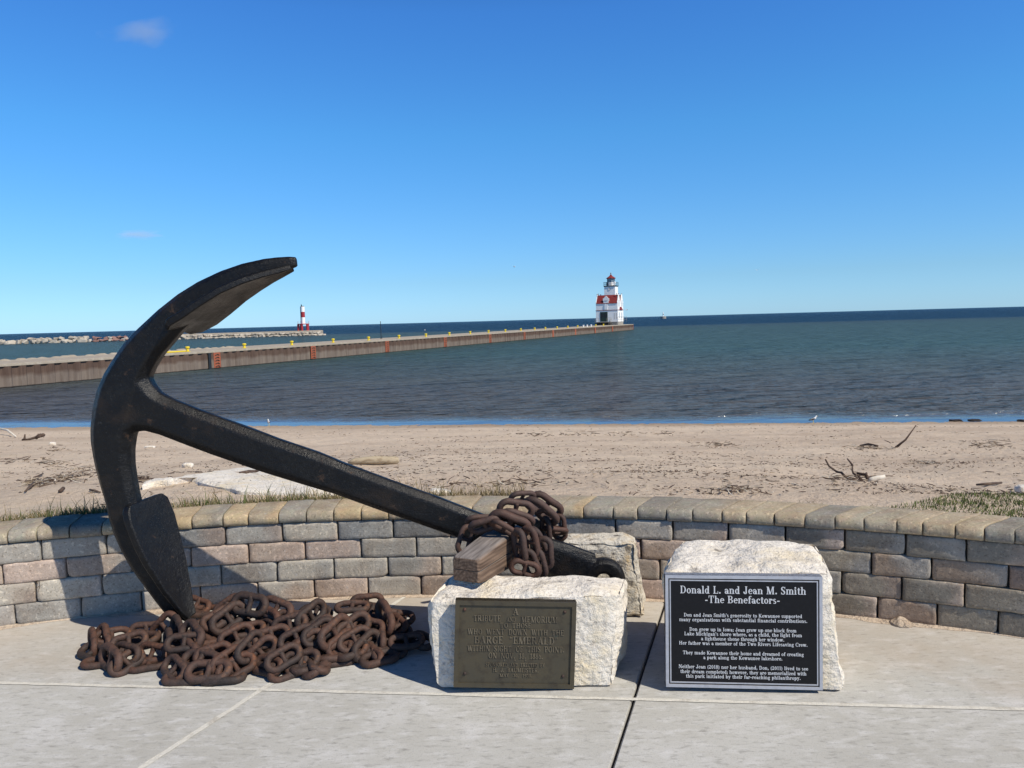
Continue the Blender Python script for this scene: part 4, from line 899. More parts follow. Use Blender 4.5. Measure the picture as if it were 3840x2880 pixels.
for i in range(19000):
    t = rnd.uniform(-.60, .30); d = abs(rnd.gauss(0, .10)); r = RB+.01+d; p = pol(t, r, 0)
    dens = .55+.6*noise.noise(Vector((p.x*2.2, p.y*2, 4.)))-(.75 if t > .12 else 0)-max(0, d-.2)*2
    if rnd.random() > dens: continue
    p.z = beach_z(p.x, p.y)-.01
    gr = .6+.5*noise.noise(Vector((p.x*1.3, 7., 2.)))-(.45 if p.x > -.9 else 0)
    c = rnd.choice(GREEN) if rnd.random() < gr-.18 else rnd.choice(DRY)
    sp.append((p, rnd.uniform(.03, .09)*(2.0 if rnd.random() < .09 else 1), rnd.uniform(.1, .8), rnd.uniform(.003, .007), c))
for i in range(500):            # thin dry tufts further right
    t = rnd.uniform(.28, .52); p = pol(t, RB+.02+abs(rnd.gauss(0, .07)), 0); p.z = beach_z(p.x, p.y)-.01
    if noise.noise(Vector((p.x*5, 1, 1))) < .05: continue
    sp.append((p, rnd.uniform(.02, .06), rnd.uniform(.1, .9), .004, rnd.choice(DRY+GREEN[:1])))
blades('grass', sp, MAT['grass'], 'thin dune grass along the back edge of the coping', 'grass')
sp = []
for i in range(70000):
    x = rnd.uniform(1.8, 5.2); y = rnd.uniform(2.6, 6.6); p = Vector((x, y, 0)); d = math.hypot(x-WC.x, y-WC.y)-RB
    lim = min(1.25, max(0, (x-1.85)*.95))*(1+.12*noise.noise(Vector((x*2, 3., y))))
    if d < .012 or d > lim: continue
    p.z = beach_z(p.x, p.y)-.008
    k = rnd.uniform(.85, 1.3)*(1+.12*noise.noise(Vector((x*3, y*3, 5)))); c = rnd.choice(GREEN if rnd.random() < .95 else DRY[1:3])
    sp.append((p, rnd.uniform(.015, .032)*(1.7 if rnd.random() < .03 else 1), rnd.uniform(.1, .6), rnd.uniform(.004, .007), tuple(q*k*1.2 for q in c)))
blades('grass', sp, MAT['grass'], 'short green lawn grass behind the right part of the coping', 'grass')
# small weed growing in a wall joint
sp = []
for i in range(16):
    p = zr(142+rnd.uniform(-4, 10), 2180+rnd.uniform(-5, 22), WR-.004); v0 = len(sp)
    sp.append((p, rnd.uniform(-.06, -.015), rnd.uniform(.4, 1.6), .004, (.16, .11, .07)))
o = blades('weed', sp, MAT['grass']); del o['kind']; fin(o, 'dry little weed hanging from a joint of the block wall, left of the anchor', 'weed')

MAT['litter'] = mat('litter', tint=True, rough=.9, spec=.15)
def chips(spots, name, label, cat):
    vs = []; fs = []; tl = []
    for p, L, w_, c in spots:
        a = rnd.uniform(0, math.pi); up = rnd.uniform(-.25, .25); ax = Vector((math.cos(a), math.sin(a), up)).normalized(); s = Vector((-ax.y, ax.x, 0)).normalized(); n_ = ax.cross(s)
        k = len(vs); bend = s*rnd.uniform(-.15, .15)*L
        for t, q in ((-1, .6), (0, 1), (1, .5)):
            for j in range(3):
                b = j*2.094+.5; vs.append(p+ax*(t*L/2)+bend*(1-t*t)+(s*math.cos(b)+n_*math.sin(b))*w_*q*.5); tl.append(c)
        for t in range(2):
            for j in range(3): fs.append((k+t*3+j, k+t*3+(j+1) % 3, k+t*3+3+(j+1) % 3, k+t*3+3+j))
        fs += [(k, k+1, k+2), (k+6, k+7, k+8)]
    return fin(meshobj(name, vs, fs, MAT['litter'], None, False, None, tl), label, cat, None, 'stuff')
DKC = [(.08, .052, .038), (.11, .075, .055), (.065, .045, .036), (.16, .11, .08), (.20, .145, .105)]
PLC = [(.50, .42, .31), (.42, .33, .23), (.62, .56, .46)]
sp = []
def on_sand(u, v):                     # where a sight line meets the beach
    d = ray(u, v); t = 4.6/d.y
    for _ in range(4000):
        p = CAMP+d*t
        if p.z <= beach_z(p.x, p.y): return Vector((p.x, p.y, beach_z(p.x, p.y)))
        t += .02/d.y*(1+t*.02)
    return p
N_ = 0
while N_ < 21000:
    y = 4.8+20*rnd.random()**1.7; x = rnd.uniform(-.74, .74)*(y+1.2)
    a, b = wall_y(x), shore(x)
    if y < a+.06 or y > b-.6: continue
    t = (y-a)/(b-a); N_ += 1
    den = .42+.9*noise.noise(Vector((x*.35, y*.9, 2)))+.5*noise.noise(Vector((x*1.6, y*2.4, 6)))
    den += .25 if .05 < t < .42 else 0
    den += .55*max(0, 1-abs(t-.885-.02*noise.noise(Vector((x*.4, 1, 1))))/.02)+.35*max(0, 1-abs(t-.62-.05*noise.noise(Vector((x*.25, 5, 1))))/.03)
    den -= .35 if (t > .5) else 0
    if x < -1.8 and t < .12: den -= .35
    if t > .92: den += .25
    if rnd.random() > den: continue
    k = rnd.random(); s = .50+.042*y
    c = rnd.choice(DKC) if k < .78 else rnd.choice(PLC)
    sp.append((Vector((x, y, beach_z(x, y)+.004)), rnd.choice([.016, .02, .025, .03, .04, .05, .08])*rnd.uniform(.7, 1.3)*s, rnd.uniform(.006, .014)*s, c))
# tangles of twigs seen at the left and right
for u, v, n, ru, rv in ((230, 1690, 26, 60, 12), (60, 1730, 50, 70, 14), (190, 1740, 50, 60, 10), (150, 1812, 110, 60, 12), (250, 1795, 90, 70, 18), (320, 1770, 60, 60, 16), (2700, 1668, 60, 70, 8), (3250, 1680, 60, 90, 8), (3170, 1800, 60, 90, 10), (3700, 1670, 60, 90, 10), (3480, 1740, 50, 60, 8), (2050, 1632, 70, 160, 7), (2400, 1625, 60, 180, 8), (2750, 1845, 70, 140, 10), (1900, 1820, 80, 300, 14), (530, 1805, 40, 30, 10)):
    for i in range(n):
        p = on_sand(u+rnd.gauss(0, ru*.6), v+rnd.gauss(0, rv*.6)); s = .55+.06*p.y
        sp.append((p+Vector((0, 0, rnd.uniform(.004, .03))), rnd.choice([.04, .06, .09, .14])*s, rnd.uniform(.006, .013)*s, rnd.choice(DKC if rnd.random() < .65 else PLC)))
chips(sp, 'beach_debris', 'scattered wood chips and dead reeds strewn over the sand', 'debris')

def stick(name, pts, rads, m, label, cat, group=None, k=7):
    mb = MB(); P = []
    for q in pts: P.append(q)
    mb.tube(P, rads, k); c = P[0].copy()
    o = mb.build(name, m, None, True, M=Matrix.Translation(-c)); o.location = c
    return fin(o, label, cat, group)
def sandpts(px, dz=.02): return [on_sand(u, v)+Vector((0, 0, dz)) for u, v in px]
# driftwood log
a, b = on_sand(1305, 1742), on_sand(1497, 1738)
stick('driftwood_log', [a+Vector((0, 0, .02)), a+(b-a)*.12+Vector((0, 0, .035)), a+(b-a)*.35+Vector((0, .01, .04)), a+(b-a)*.55+Vector((0, -.01, .045)), a+(b-a)*.8+Vector((0, .0, .04)), a+(b-a)*.93+Vector((0, 0, .035)), b+Vector((0, 0, .045))], [.015, .036, .045, .052, .046, .052, .03], MAT['driftpale'], 'pale driftwood log lying on the sand above the anchor shank', 'driftwood', None, 10)
# forked branch at the right
q = on_sand(3256, 1801); f = empty('driftwood_branch', q, 'forked bare branch with one bleached white end, lying on sand at the right', 'driftwood')
yb_ = q.y
def bp_(u, v, y=None): return yp(u, v, y or yb_)-q
mb = MB(); mb.tube([bp_(3256, 1802), bp_(3272, 1798), bp_(3292, 1793), bp_(3318, 1786)], [.018, .022, .020, .013], 8); mb.build('bleached_limb', MAT['bleached'], f, True)
for px, r0 in (([(3258, 1802), (3240, 1806), (3215, 1805), (3192, 1808)], .02), ([(3256, 1803), (3235, 1812), (3215, 1818), (3185, 1822)], .02), ([(3256, 1800), (3252, 1790), (3247, 1780), (3235, 1778), (3212, 1774)], .017), ([(3247, 1781), (3249, 1774)], .012),
               ([(3230, 1803), (3222, 1787), (3200, 1775), (3196, 1763), (3197, 1742)], .012), ([(3197, 1745), (3186, 1730), (3177, 1720)], .008), ([(3190, 1800), (3176, 1793), (3155, 1772), (3139, 1770), (3109, 1748), (3095, 1722)], .012), ([(3240, 1806), (3190, 1802), (3150, 1806), (3130, 1808)], .012)):
    mb = MB(); mb.tube([bp_(u, v, yb_+.06*i*(.5 if r0 < .015 else .3)) for i, (u, v) in enumerate(px)], [r0*(1-.6*i/len(px)) for i in range(len(px))], 6); mb.build('twig', MAT['driftdark'], f, True)
p = on_sand(3360, 1678); stick('stick', [p, p+Vector((.17, .02, .12)), p+Vector((.36, .05, .36))], [.02, .016, .008], MAT['driftdark'], 'thin dark stick poking up out of the sand, beyond the forked branch', 'stick')
p = on_sand(3290, 1677); e = on_sand(3225, 1676); stick('stick', [p+Vector((0, 0, .02)), (p+e)/2+Vector((0, 0, .05)), e+Vector((0, 0, .02))], [.02, .02, .012], MAT['driftdark'], 'crooked stick lying flat left of the upright thin stick', 'stick')
P = sandpts([(3660, 1827), (3700, 1824), (3755, 1820)], .02); stick('stick', P, [.008, .013, .010], MAT['driftdark'], 'dark flat stick on the sand near the lawn at the right edge', 'stick')
P = sandpts([(130, 1818), (115, 1832), (95, 1850)], .015); stick('stick', P, [.012, .014, .006], MAT['driftdark'], 'curved dark stick below the reed tangle at lower left', 'stick')
P = sandpts([(128, 1799), (145, 1792), (162, 1783)], .025); stick('stick', P, [.013, .013, .009], MAT['driftdark'], 'straight brown stick above the reed tangle at lower left', 'stick')
P = sandpts([(226, 1854), (238, 1842)], .02); stick('stick', P, [.014, .014], MAT['driftdark'], 'short thick brown stub on bare sand left of the anchor', 'stick')
P = sandpts([(337, 1845), (355, 1848), (377, 1852)], .012); stick('stick', P, [.007, .009, .005], MAT['driftdark'], 'thin reddish twig just left of the anchor arm', 'stick')
p = on_sand(0, 1624); e = on_sand(60, 1641); stick('stick', [p+Vector((-.5, 0, .25)), (p+e)/2+Vector((0, 0, .16)), e+Vector((0, 0, .03))], [.03, .035, .02], MAT['bleached'], 'long bleached stick near the water at the far left', 'stick')
p = on_sand(85, 1653)
f = empty('driftwood_stump', p, 'dark wet driftwood stump with a raised prong near the water at far left', 'driftwood'); f.scale = (.5, .5, .45)
mb = MB(); mb.tube([(0, 0, .04), (.12, 0, .14), (.16, 0, .40)], [.07, .06, .035], 7); mb.build('prong', MAT['driftdark'], f, True)
mb = MB(); mb.tube([(0, 0, .04), (.35, .1, .08), (.65, .2, .16), (1.05, .25, .30), (1.1, .3, .33)], [.05, .07, .09, .12, .05], 7); mb.tube([(.62, .2, .1), (.8, .2, .28), (.95, .2, .38)], [.1, .1, .04], 7); mb.build('trunk', MAT['driftdark'], f, True)
P = sandpts([(900, 1778), (935, 1775), (990, 1771)], .012); stick('stick', P, [.01, .018, .008], MAT['driftdark'], 'dark thin stick lying just above the large white flat rock', 'stick')
# flat white rock half buried
def lump(name, c, size, m, label, cat, seed=0, parent=None, group=None, sub=3, rough_=.25, flat=.0, rot=0):
    bm = bmesh.new(); bmesh.ops.create_icosphere(bm, subdivisions=sub, radius=1)
    rot = Matrix.Rotation(rot, 3, 'Z')
    for v in bm.verts:
        n = v.co.copy(); k = 1+rough_*fbm(n*1.7+Vector((seed, seed*1.3, 0)), 4); co = n*k
        for ax in range(3): co[ax] = math.copysign(abs(co[ax])**.72, co[ax])
        v.co = rot @ Vector((co.x*size[0], co.y*size[1], co.z*size[2]))
    me = bpy.data.meshes.new(name); bm.to_mesh(me); bm.free(); me.materials.append(m)
    me.polygons.foreach_set('use_smooth', [True]*len(me.polygons)); me.set_sharp_from_angle(angle=R(35))
    o = bpy.data.objects.new(name, me); COL.objects.link(o); o.location = c
    if parent: o.parent = parent
    return fin(o, label, cat, group)
def flatrock(pxo, name, m, h, label):
    P = [on_sand(*q) for q in pxo]; c = sum(P, Vector())/len(P); n = len(P); vs = []; rings = [(1.03, -.06), (1.0, h*.55), (.95, h), (.8, h*1.2), (.55, h*1.35), (.25, h*1.4)]
    for s, z in rings:
        for i in range(n*4):
            a, b = P[i//4], P[(i//4+1) % n]; p = a+(b-a)*((i % 4)/4); q = c+(p-c)*s; q.z += z+.012*fbm(q*6, 3); q += Vector((.02, .02, 0))*fbm(q*9+Vector((4, 4, 4)), 3); vs.append(q-c)
    k = n*4; fs = [(i*k+j, i*k+(j+1) % k, (i+1)*k+(j+1) % k, (i+1)*k+j) for i in range(len(rings)-1) for j in range(k)]; fs.append(tuple(range((len(rings)-1)*k, len(rings)*k)))
    o = meshobj(name, vs, fs, m, None, True, 40); o.location = c; return fin(o, label, 'rock')
flatrock([(623, 1818), (700, 1793), (800, 1779), (896, 1765), (971, 1756), (1080, 1774), (1180, 1802), (1300, 1840), (1330, 1857), (1150, 1863), (980, 1859), (896, 1854), (832, 1836), (752, 1820), (722, 1808), (660, 1815)], 'flat_rock', MAT['stone'], .034, 'large flat white rock half buried in the sand behind the anchor shank')
flatrock([(535, 1838), (560, 1815), (600, 1806), (650, 1812), (640, 1822), (590, 1828)], 'rock', MAT['stone'], .03, 'small white rock beside the left end of the large flat one')
flatrock([(1610, 1850), (1660, 1842), (1700, 1848), (1690, 1862), (1620, 1862)], 'rock', MAT['stone'], .02, 'sliver of flat white rock showing through the grass behind the lashed chain')
lump('rock', on_sand(3835, 1848)+Vector((0, 0, .02)), (.05, .045, .04), MAT['stone'], 'round pale rock on the sand at the right edge, beyond the lawn', 'rock', 4)
lump('rock', on_sand(197, 1668)+Vector((0, 0, .02)), (.075, .06, .05), MAT['stone'], 'small bright white stone on open sand at the far left', 'rock', 6)
lump('rock', on_sand(705, 1752)+Vector((0, 0, .02)), (.075, .05, .04), MAT['stone'], 'small white stone above the big flat white rock', 'rock', 9)
lump('rock', on_sand(562, 1680)+Vector((0, 0, .02)), (.12, .06, .03), MAT['stone'], 'flat whitish stone seen between the anchor arm and shank', 'rock', 12)
for i, (u, v, sx) in enumerate(((3585, 1579, .17), (3655, 1578, .17), (3835, 1580, .13))):
    lump('seaweed_clump', on_sand(u, v+1)+Vector((0, 0, .02)), (sx, .15, .035), MAT['weed'], ['dark seaweed clump at the water line, left one of a close pair', 'dark seaweed clump at the water line, right one of a close pair', 'dark seaweed clump at the water line by the right edge'][i], 'seaweed', i*3., None, 'seaweed clumps at the water line', 3, .5)
# ant-hill of sand by the wall
mb = MB(); mb.lathe([(.062, .0005), (.045, .010), (.022, .027), (.008, .036), (.002, .037)], (0, 0, 0), 18)
mb.v = [v+Vector((0, 0, 0))+v*.25*noise.noise(v*40) if v.z > .005 else v for v in mb.v]
c = zp(3378, 2338, 0); o = mb.build('sand_mound', MAT['sand'], None, True); o.location = c; fin(o, 'little cone of brown sand on the paving against the right wall', 'sand pile')

# ------------------------------------------------------------------ pier
PA, PB = Vector((-32.12, 48.13, -1.8)), Vector((32.55, 204.1, -1.8))
pd = (PB-PA).normalized(); pn = Vector((pd.y, -pd.x, 0))         # along, and outwards to the right
PL = (PB-PA).length; PT = 1.52; PWID = 6.9
pier = empty('pier', PA, 'long steel sheet-pile pier running out to the lighthouse', 'pier')
def pw(s, o, z): return PA+pd*s+pn*o+Vector((0, 0, z))      # s along, o outwards (negative: onto the pier)
Tp = Matrix.Translation(-PA)
def pier_s(u, v, o=0, zt=PT):          # position along the pier of a pixel column
    d = ray(u, v); p0 = PA+pn*o; m = Vector((pn.x, pn.y, 0)); t = (p0-CAMP).dot(m)/d.dot(m); return ((CAMP+d*t)-p0).dot(pd)
S0 = -26.
per = .98; n = int((PL-S0)/per); prof_ = []
for i in range(n):
    s = S0+i*per
    for a, o in ((0, .0), (.36, .0), (.50, -.12), (.86, -.12)):
        if s+a*per < PL: prof_.append((s+a*per, o))
prof_.append((PL, 0))
vs = []; fs = []
for s, o in prof_: vs += [pw(s, o, -1.5), pw(s, o, PT-.16)]
fs = [(2*i, 2*i+2, 2*i+3, 2*i+1) for i in range(len(prof_)-1)]
meshobj('sheet_piling', [v-PA for v in vs], fs, MAT['sheetpile'], pier)
mb = MB(); mb.hexa([pw(PL-.25, -.3, -1.5), pw(PL, -.02, -1.5), pw(PL, -PWID, -1.5), pw(PL-.25, -PWID+.3, -1.5), pw(PL-.25, -.3, PT-.16), pw(PL, -.02, PT-.16), pw(PL, -PWID, PT-.16), pw(PL-.25, -PWID+.3, PT-.16)]); mb.build('end_wall', MAT['sheetpile'], pier, M=Tp)
mb = MB(); mb.hexa([pw(S0, -PWID, -1.5), pw(S0, -PWID+.4, -1.5), pw(PL-.3, -PWID+.4, -1.5), pw(PL-.3, -PWID, -1.5), pw(S0, -PWID, PT-.16), pw(S0, -PWID+.4, PT-.16), pw(PL-.3, -PWID+.4, PT-.16), pw(PL-.3, -PWID, PT-.16)]); mb.build('sheet_piling', MAT['sheetpile'], pier, M=Tp)
mb = MB(); nn = 60
mb.loft([[pw(S0+(PL+.05-S0)*i/nn, o, z) for o, z in ((.005, PT-.159), (.005, PT-.015), (-.01, PT), (-PWID, PT), (-PWID, PT-.159))] for i in range(nn+1)])
MAT['deck'] = mat('deck', (.36, .305, .235), .9, .2, vary=[(.6, (.34, .29, .23), .45, .7), (3, (.5, .45, .37), .5, .8)])
mb.build('deck', MAT['deck'], pier, M=Tp)
mb = MB(); rs = random.Random(3)
for i in range(60):     # ridge of blown sand along the far edge of the near part
    s = S0+i*.9
    mb.lathe([(.5, 0), (.4, .03), (.2, .07+rs.uniform(0, .08)), (.03, .09+rs.uniform(0, .07))], pw(s+rs.uniform(-.3, .3), -PWID+1.0+rs.uniform(-.3, .3), PT-.01), 8)
mb.build('blown_sand', MAT['deck'], pier, True, M=Tp)
mb = MB(); mb.hexa([pw(34.0, -.8, PT+.004), pw(34.0, -.6, PT+.004), pw(41.5, -.6, PT+.004), pw(41.5, -.8, PT+.004), pw(34.0, -.8, PT+.12), pw(34, -.6, PT+.12), pw(41.5, -.6, PT+.12), pw(41.5, -.8, PT+.12)])
s1, s2 = pier_s(811, 1350), pier_s(1451, 1290)
print('ladders', s1, s2, PL)
k_ = 2; dl = (s2-s1)/k_
lad = [s1+dl*i for i in range(-1, 14) if S0 < s1+dl*i < PL-1]
# read the rest from the photograph
lad = [pier_s(u, 1300-(u-811)*.045) for u in (811, 1173, 1451, 1669, 1838, 1967, 2074, 2158, 2232, 2297)]+[PL-.25]
print('lad', [round(x, 1) for x in lad])
for i, s in enumerate(lad):
    wdt = .78 if i < 10 else .25
    l_ = empty('ladder_recess', pw(s, 0, 0)-PA); l_.parent = pier
    mb = MB(); mb.hexa([pw(s-wdt/2, .03, .08), pw(s+wdt/2, .03, .08), pw(s+wdt/2, -.03, .08), pw(s-wdt/2, -.03, .08), pw(s-wdt/2, .03, PT-.17), pw(s+wdt/2, .03, PT-.17), pw(s+wdt/2, -.03, PT-.17), pw(s-wdt/2, -.03, PT-.17)])
    mb.build('panel', MAT['orange'], l_, M=Matrix.Translation(-pw(s, 0, 0)))
    if i < 6:
        for j in range(5):
            z = .16+j*.24; mb = MB(); mb.tube([pw(s-.24, .045, z+.0), pw(s+.02, .075, z+.10), pw(s+.24, .045, z)], .035, 5); mb.build('rung', MAT['driftdark'], l_, M=Matrix.Translation(-pw(s, 0, 0)))
mb = MB(); s = pier_s(787, 1350); mb.hexa([pw(s-.14, .02, -.5), pw(s+.14, .02, -.5), pw(s+.14, -.02, -.5), pw(s-.14, -.02, -.5), pw(s-.14, .02, PT-.165), pw(s+.14, .02, PT-.165), pw(s+.14, -.02, PT-.165), pw(s-.14, -.02, PT-.165)]); mb.build('fender_post', MAT['dark'], pier, M=Tp)
mb = MB(); y0_, y1_ = pier_s(612, 1318, -1.2), pier_s(695, 1316, -1.2); mb.tube([pw(y0_, -1.2, PT+.06), pw(y1_, -1.2, PT+.06)], .07, 6); mb.build('safety_rail', MAT['yellow'], pier, M=Tp)
bol = [(703, 1305, 'y'), (916, 1294, 'y'), (1094, 1286, 'y'), (1249, 1275, 'y'), (1382, 1269, 'y'), (1496, 1263, 'y'), (1597, 1256, 'y'), (1685, 1252, 'y'), (1763, 1247, 'y'), (1832, 1243, 'y'), (1895, 1239, 'y'), (1953, 1235, 'y'), (2005, 1232, 'y'), (2045, 1229, 'y'), (2089, 1227, 'y'), (2129, 1225, 'y'), (2166, 1222, 'y'),
       (2188, 1221, 'w'), (2202, 1220, 'w'), (2217, 1219, 'w'), (2234, 1218, 'y'), (2263, 1216, 'y')]
mb = MB(); mb.lathe([(.17, 0), (.17, .04), (.12, .05), (.11, .25), (.18, .29), (.19, .38), (.14, .43), (.03, .44)], (0, 0, 0), 10)
mb.box((0, 0, .012), (.38, .38, .024))
BPY = mb.build('bollard', MAT['yellow'], None, True, 40); first = True; BPW = None
ny = sum(1 for b in bol if b[2] == 'y'); iy = iw = 0
ordn = ['first', 'second', 'third', 'fourth', 'fifth', 'sixth', 'seventh', 'eighth', 'ninth', 'tenth', 'eleventh', 'twelfth', 'thirteenth', 'fourteenth', 'fifteenth', 'sixteenth', 'seventeenth', 'eighteenth', 'nineteenth']
for u, v, c in bol:
    s = pier_s(u, v, -1.3)
    if c == 'y':
        o = BPY if first else BPY.copy()
        if not first: COL.objects.link(o)
        first = False; lab = 'yellow mooring bollard, %s along the pier counting out from the anchor' % ordn[iy]; iy += 1
    else:
        if BPW is None:
            me = BPY.data.copy(); me.materials.clear(); me.materials.append(MAT['white']); BPW = bpy.data.objects.new('bollard', me); COL.objects.link(BPW); o = BPW
        else: o = BPW.copy(); COL.objects.link(o)
        lab = 'whitish bollard, %s of three close together before the lighthouse' % ordn[iw]; iw += 1
    o.location = pw(s, -1.3, PT+.005); o.rotation_euler = (0, 0, 0); fin(o, lab, 'bollard', 'bollards along the pier')
s = pier_s(1429, 1255, -5); mb = MB(); mb.tube([(0, 0, 0), (0, 0, 2.1)], [.05, .04], 6); mb.box((0, 0, .05), (.25, .25, .1)); mb.tube([(0, 0, 2.1), (0, 0, 2.2)], [.08, .03], 6)
o = mb.build('post', MAT['dark'], None); o.location = pw(s, -5, PT+.002); fin(o, 'thin dark upright post on the pier deck midway along', 'post')

# ------------------------------------------------------------------ lighthouse (local axes: x to the right along the front, y out along the pier, z up)
LC = zp(2276, 1213, -.36); dist = 197.0
yq = ray(2276, 1213); LH0 = CAMP+yq*(195.5/yq.y); LH0.z = -.275
lx = Vector((pd.y, -pd.x, 0)); LM = Matrix((lx, pd, Vector((0, 0, 1)))).transposed().to_4x4()
lh = empty('lighthouse', LH0, 'white pierhead lighthouse with red roofs and a square lantern tower at the pier end', 'lighthouse')
lh.matrix_world = Matrix.Translation(LH0) @ LM
W = 5.7; Hw = W/2
def part(name, mb, m, smooth=False, parent=lh, sharp=30): return mb.build(name, m, parent, smooth, sharp if smooth else None)
# front face centre lies at local (0,0); body runs from y=0 to y=W
mb = MB(); mb.box((0, Hw, .40), (W-.1, W-.1, .82)); part('base', mb, MAT['basecon'])
Z1, Z2, Z3, Z4 = .82, 3.75, 5.50, 7.50
mb = MB(); mb.box((0, Hw, (Z1+Z2)/2), (W, W, Z2-Z1-.002)); mb.box((0, Hw, (Z2+Z3)/2+.04), (W-.06, W-.06, Z3-Z2-.08)); part('walls', mb, MAT['white'])
mb = MB(); mb.box((0, Hw, Z2), (W+.14, W+.14, .10)); part('belt_course', mb, MAT['redroof'])
def gable(y0, y1, zt, name='roof'):
    ym = (y0+y1)/2; mb = MB(); x0, x1 = -Hw+.17, Hw-.17; ov = .08; t = .1
    for a, b in ((y0-ov, ym), (y1+ov, ym)):
        mb.hexa([(x0, a, Z3-ov), (x1, a, Z3-ov), (x1, b, zt), (x0, b, zt), (x0, a, Z3-ov+t), (x1, a, Z3-ov+t), (x1, b, zt+t), (x0, b, zt+t)])
    part(name, mb, MAT['redroof'])
    for sx in (-1, 1):          # stepped white parapet gables
        mb = MB(); x = sx*Hw-(.16 if sx > 0 else 0)
        mb.prism([(x, y0-.02, Z3-.05), (x, y1+.02, Z3-.05), (x, y1+.02, Z3+.35), (x, y1-.22, Z3+.45), (x, ym+.3, zt+.0), (x, ym+.22, zt+.34), (x, ym-.22, zt+.34), (x, ym-.3, zt+.0), (x, y0+.22, Z3+.45), (x, y0-.02, Z3+.35)], (.16, 0, 0)); part('gable', mb, MAT['white'])
        mb = MB(); mb.box((sx*(Hw-.08), ym, zt+.38), (.24, .5, .08)); part('gable_cap', mb, MAT['redroof'])
        mb = MB(); xx = sx*(Hw+.02); mb.lathe([(.001, -.02), (.26, -.02), (.26, .02), (.001, .02)], (xx, ym, Z3+.55), 12, Matrix.Rotation(R(90), 3, 'Y')); mb.box((xx, ym, Z3-.2), (.04, .4, 1.3)); part('window', mb, MAT['glass'], True)
gable(0, W*.47, Z4); gable(W*.53, W, Z4)
mb = MB(); mb.box((0, Hw, Z3+.75), (W-.5, W*.3, 1.4)); part('roof_core', mb, MAT['redroof'])
# front dormer, shaped gable
mb = MB(); y = -.04; mb.prism([(-1.0+.2, y, Z3-.25), (.28+.2, y, Z3-.25), (.28+.2, y, Z3+.55), (.42+.2, y, Z3+.62), (.42+.2, y, Z3+1.25), (.20+.2, y, Z3+1.30), (-.30+.2, y, Z3+1.85), (-.42+.2, y, Z3+1.85), (-.92+.2, y, Z3+1.30), (-1.14+.2, y, Z3+1.25), (-1.14+.2, y, Z3+.62), (-1.0+.2, y, Z3+.55)], (0, .25, 0)); part('dormer', mb, MAT['white'])
mb = MB(); mb.hexa([(-.9, .21, Z3+.2), (.35, .21, Z3+.2), (.35, 1.3, Z3+.9), (-.9, 1.3, Z3+.9), (-.9, .21, Z3+1.2), (.35, .21, Z3+1.2), (-.2, 1.35, Z3+1.65), (-.3, 1.35, Z3+1.65)]); part('dormer_roof', mb, MAT['redroof'])
mb = MB(); mb.box((-.16, -.05, 4.55), (.78, .10, 1.25)); part('blind_window', mb, MAT['white'])
mb = MB(); mb.box((-.16, -.06, Z3+.68), (.9, .06, .08)); part('sill', mb, MAT['basecon'])
dr = empty('door'); dr.parent = lh
mb = MB(); mb.box((-.75, -.03, Z1+1.30), (1.95, .10, 2.42)); part('frame', mb, MAT['green'], parent=dr)
for x in (-1.2, -.3):
    mb = MB(); mb.box((x, -.07, Z1+1.62), (.55, .06, 1.05)); part('pane', mb, MAT['dark'], parent=dr)
    mb = MB(); mb.box((x, -.07, Z1+.62), (.55, .05, .6)); part('leaf_panel', mb, MAT['green'], parent=dr)
# entrance deck on posts, with rails
mb = MB(); mb.box((-.75, -.75, Z1-.04), (4.0, 1.4, .12)); part('landing', mb, MAT['basecon'])
for x in (-2.6, -1.3, 0, 1.1):
    mb = MB(); mb.box((x, -1.3, .36), (.14, .14, .72)); part('landing_post', mb, MAT['dark'])
mb = MB(); mb.box((-.75, -.12, .36), (3.9, .1, .70)); part('landing_shade', mb, MAT['dark'])  # added dark panel standing in for the shadow beneath the landing
def rail(pts, h=1.0, name='railing', m=None):
    mb = MB()
    for a, b in zip(pts, pts[1:]):
        a, b = Vector(a), Vector(b)
        for z in (h, h*.5): mb.tube([a+Vector((0, 0, z)), b+Vector((0, 0, z))], .03, 5)
        n = max(1, int((b-a).length/1.0))
        for i in range(n+1): p = a+(b-a)*i/n; mb.tube([p, p+Vector((0, 0, h))], .03, 5)
    part(name, mb, m or MAT['basecon'])
rail([(-2.7, -1.35, Z1), (-1.8, -1.35, Z1)]); rail([(.35, -1.35, Z1), (1.2, -1.35, Z1), (1.2, -.1, Z1)]); rail([(Hw+.1, -.3, Z1-.1), (Hw+1.0, -.3, Z1-.1), (Hw+1.9, 1.5, Z1-.1)], 1.3)
rail([(.9, -1.45, .0), (1.4, -1.45, 0)], 1.0)
for x in (Hw-.9, Hw-.35): 
    mb = MB(); mb.box((x, -.012, Z1+1.4), (.10, .03, 1.6)); part('slit_window', mb, MAT['basecon'])
for y in (1.5, 4.0):
    mb = MB(); mb.box((Hw+.01, y, Z1+1.7), (.04, .5, 1.2)); part('window', mb, MAT['glass'])
    mb = MB(); mb.box((Hw+.02, y, Z1+1.0), (.1, .7, .1)); part('sill', mb, MAT['basecon'])
mb = MB(); mb.hexa([(Hw-.02, 1.8, Z2+.06), (Hw+.25, 1.8, Z2+.06), (Hw+.25, 4.2, Z2+.06), (Hw-.02, 4.2, Z2+.06), (Hw-.02, 2.1, Z2+.8), (Hw+.0, 2.1, Z2+.8), (Hw+.0, 3.9, Z2+.8), (Hw-.02, 3.9, Z2+.8)]); part('lean_to_roof', mb, MAT['redroof'])
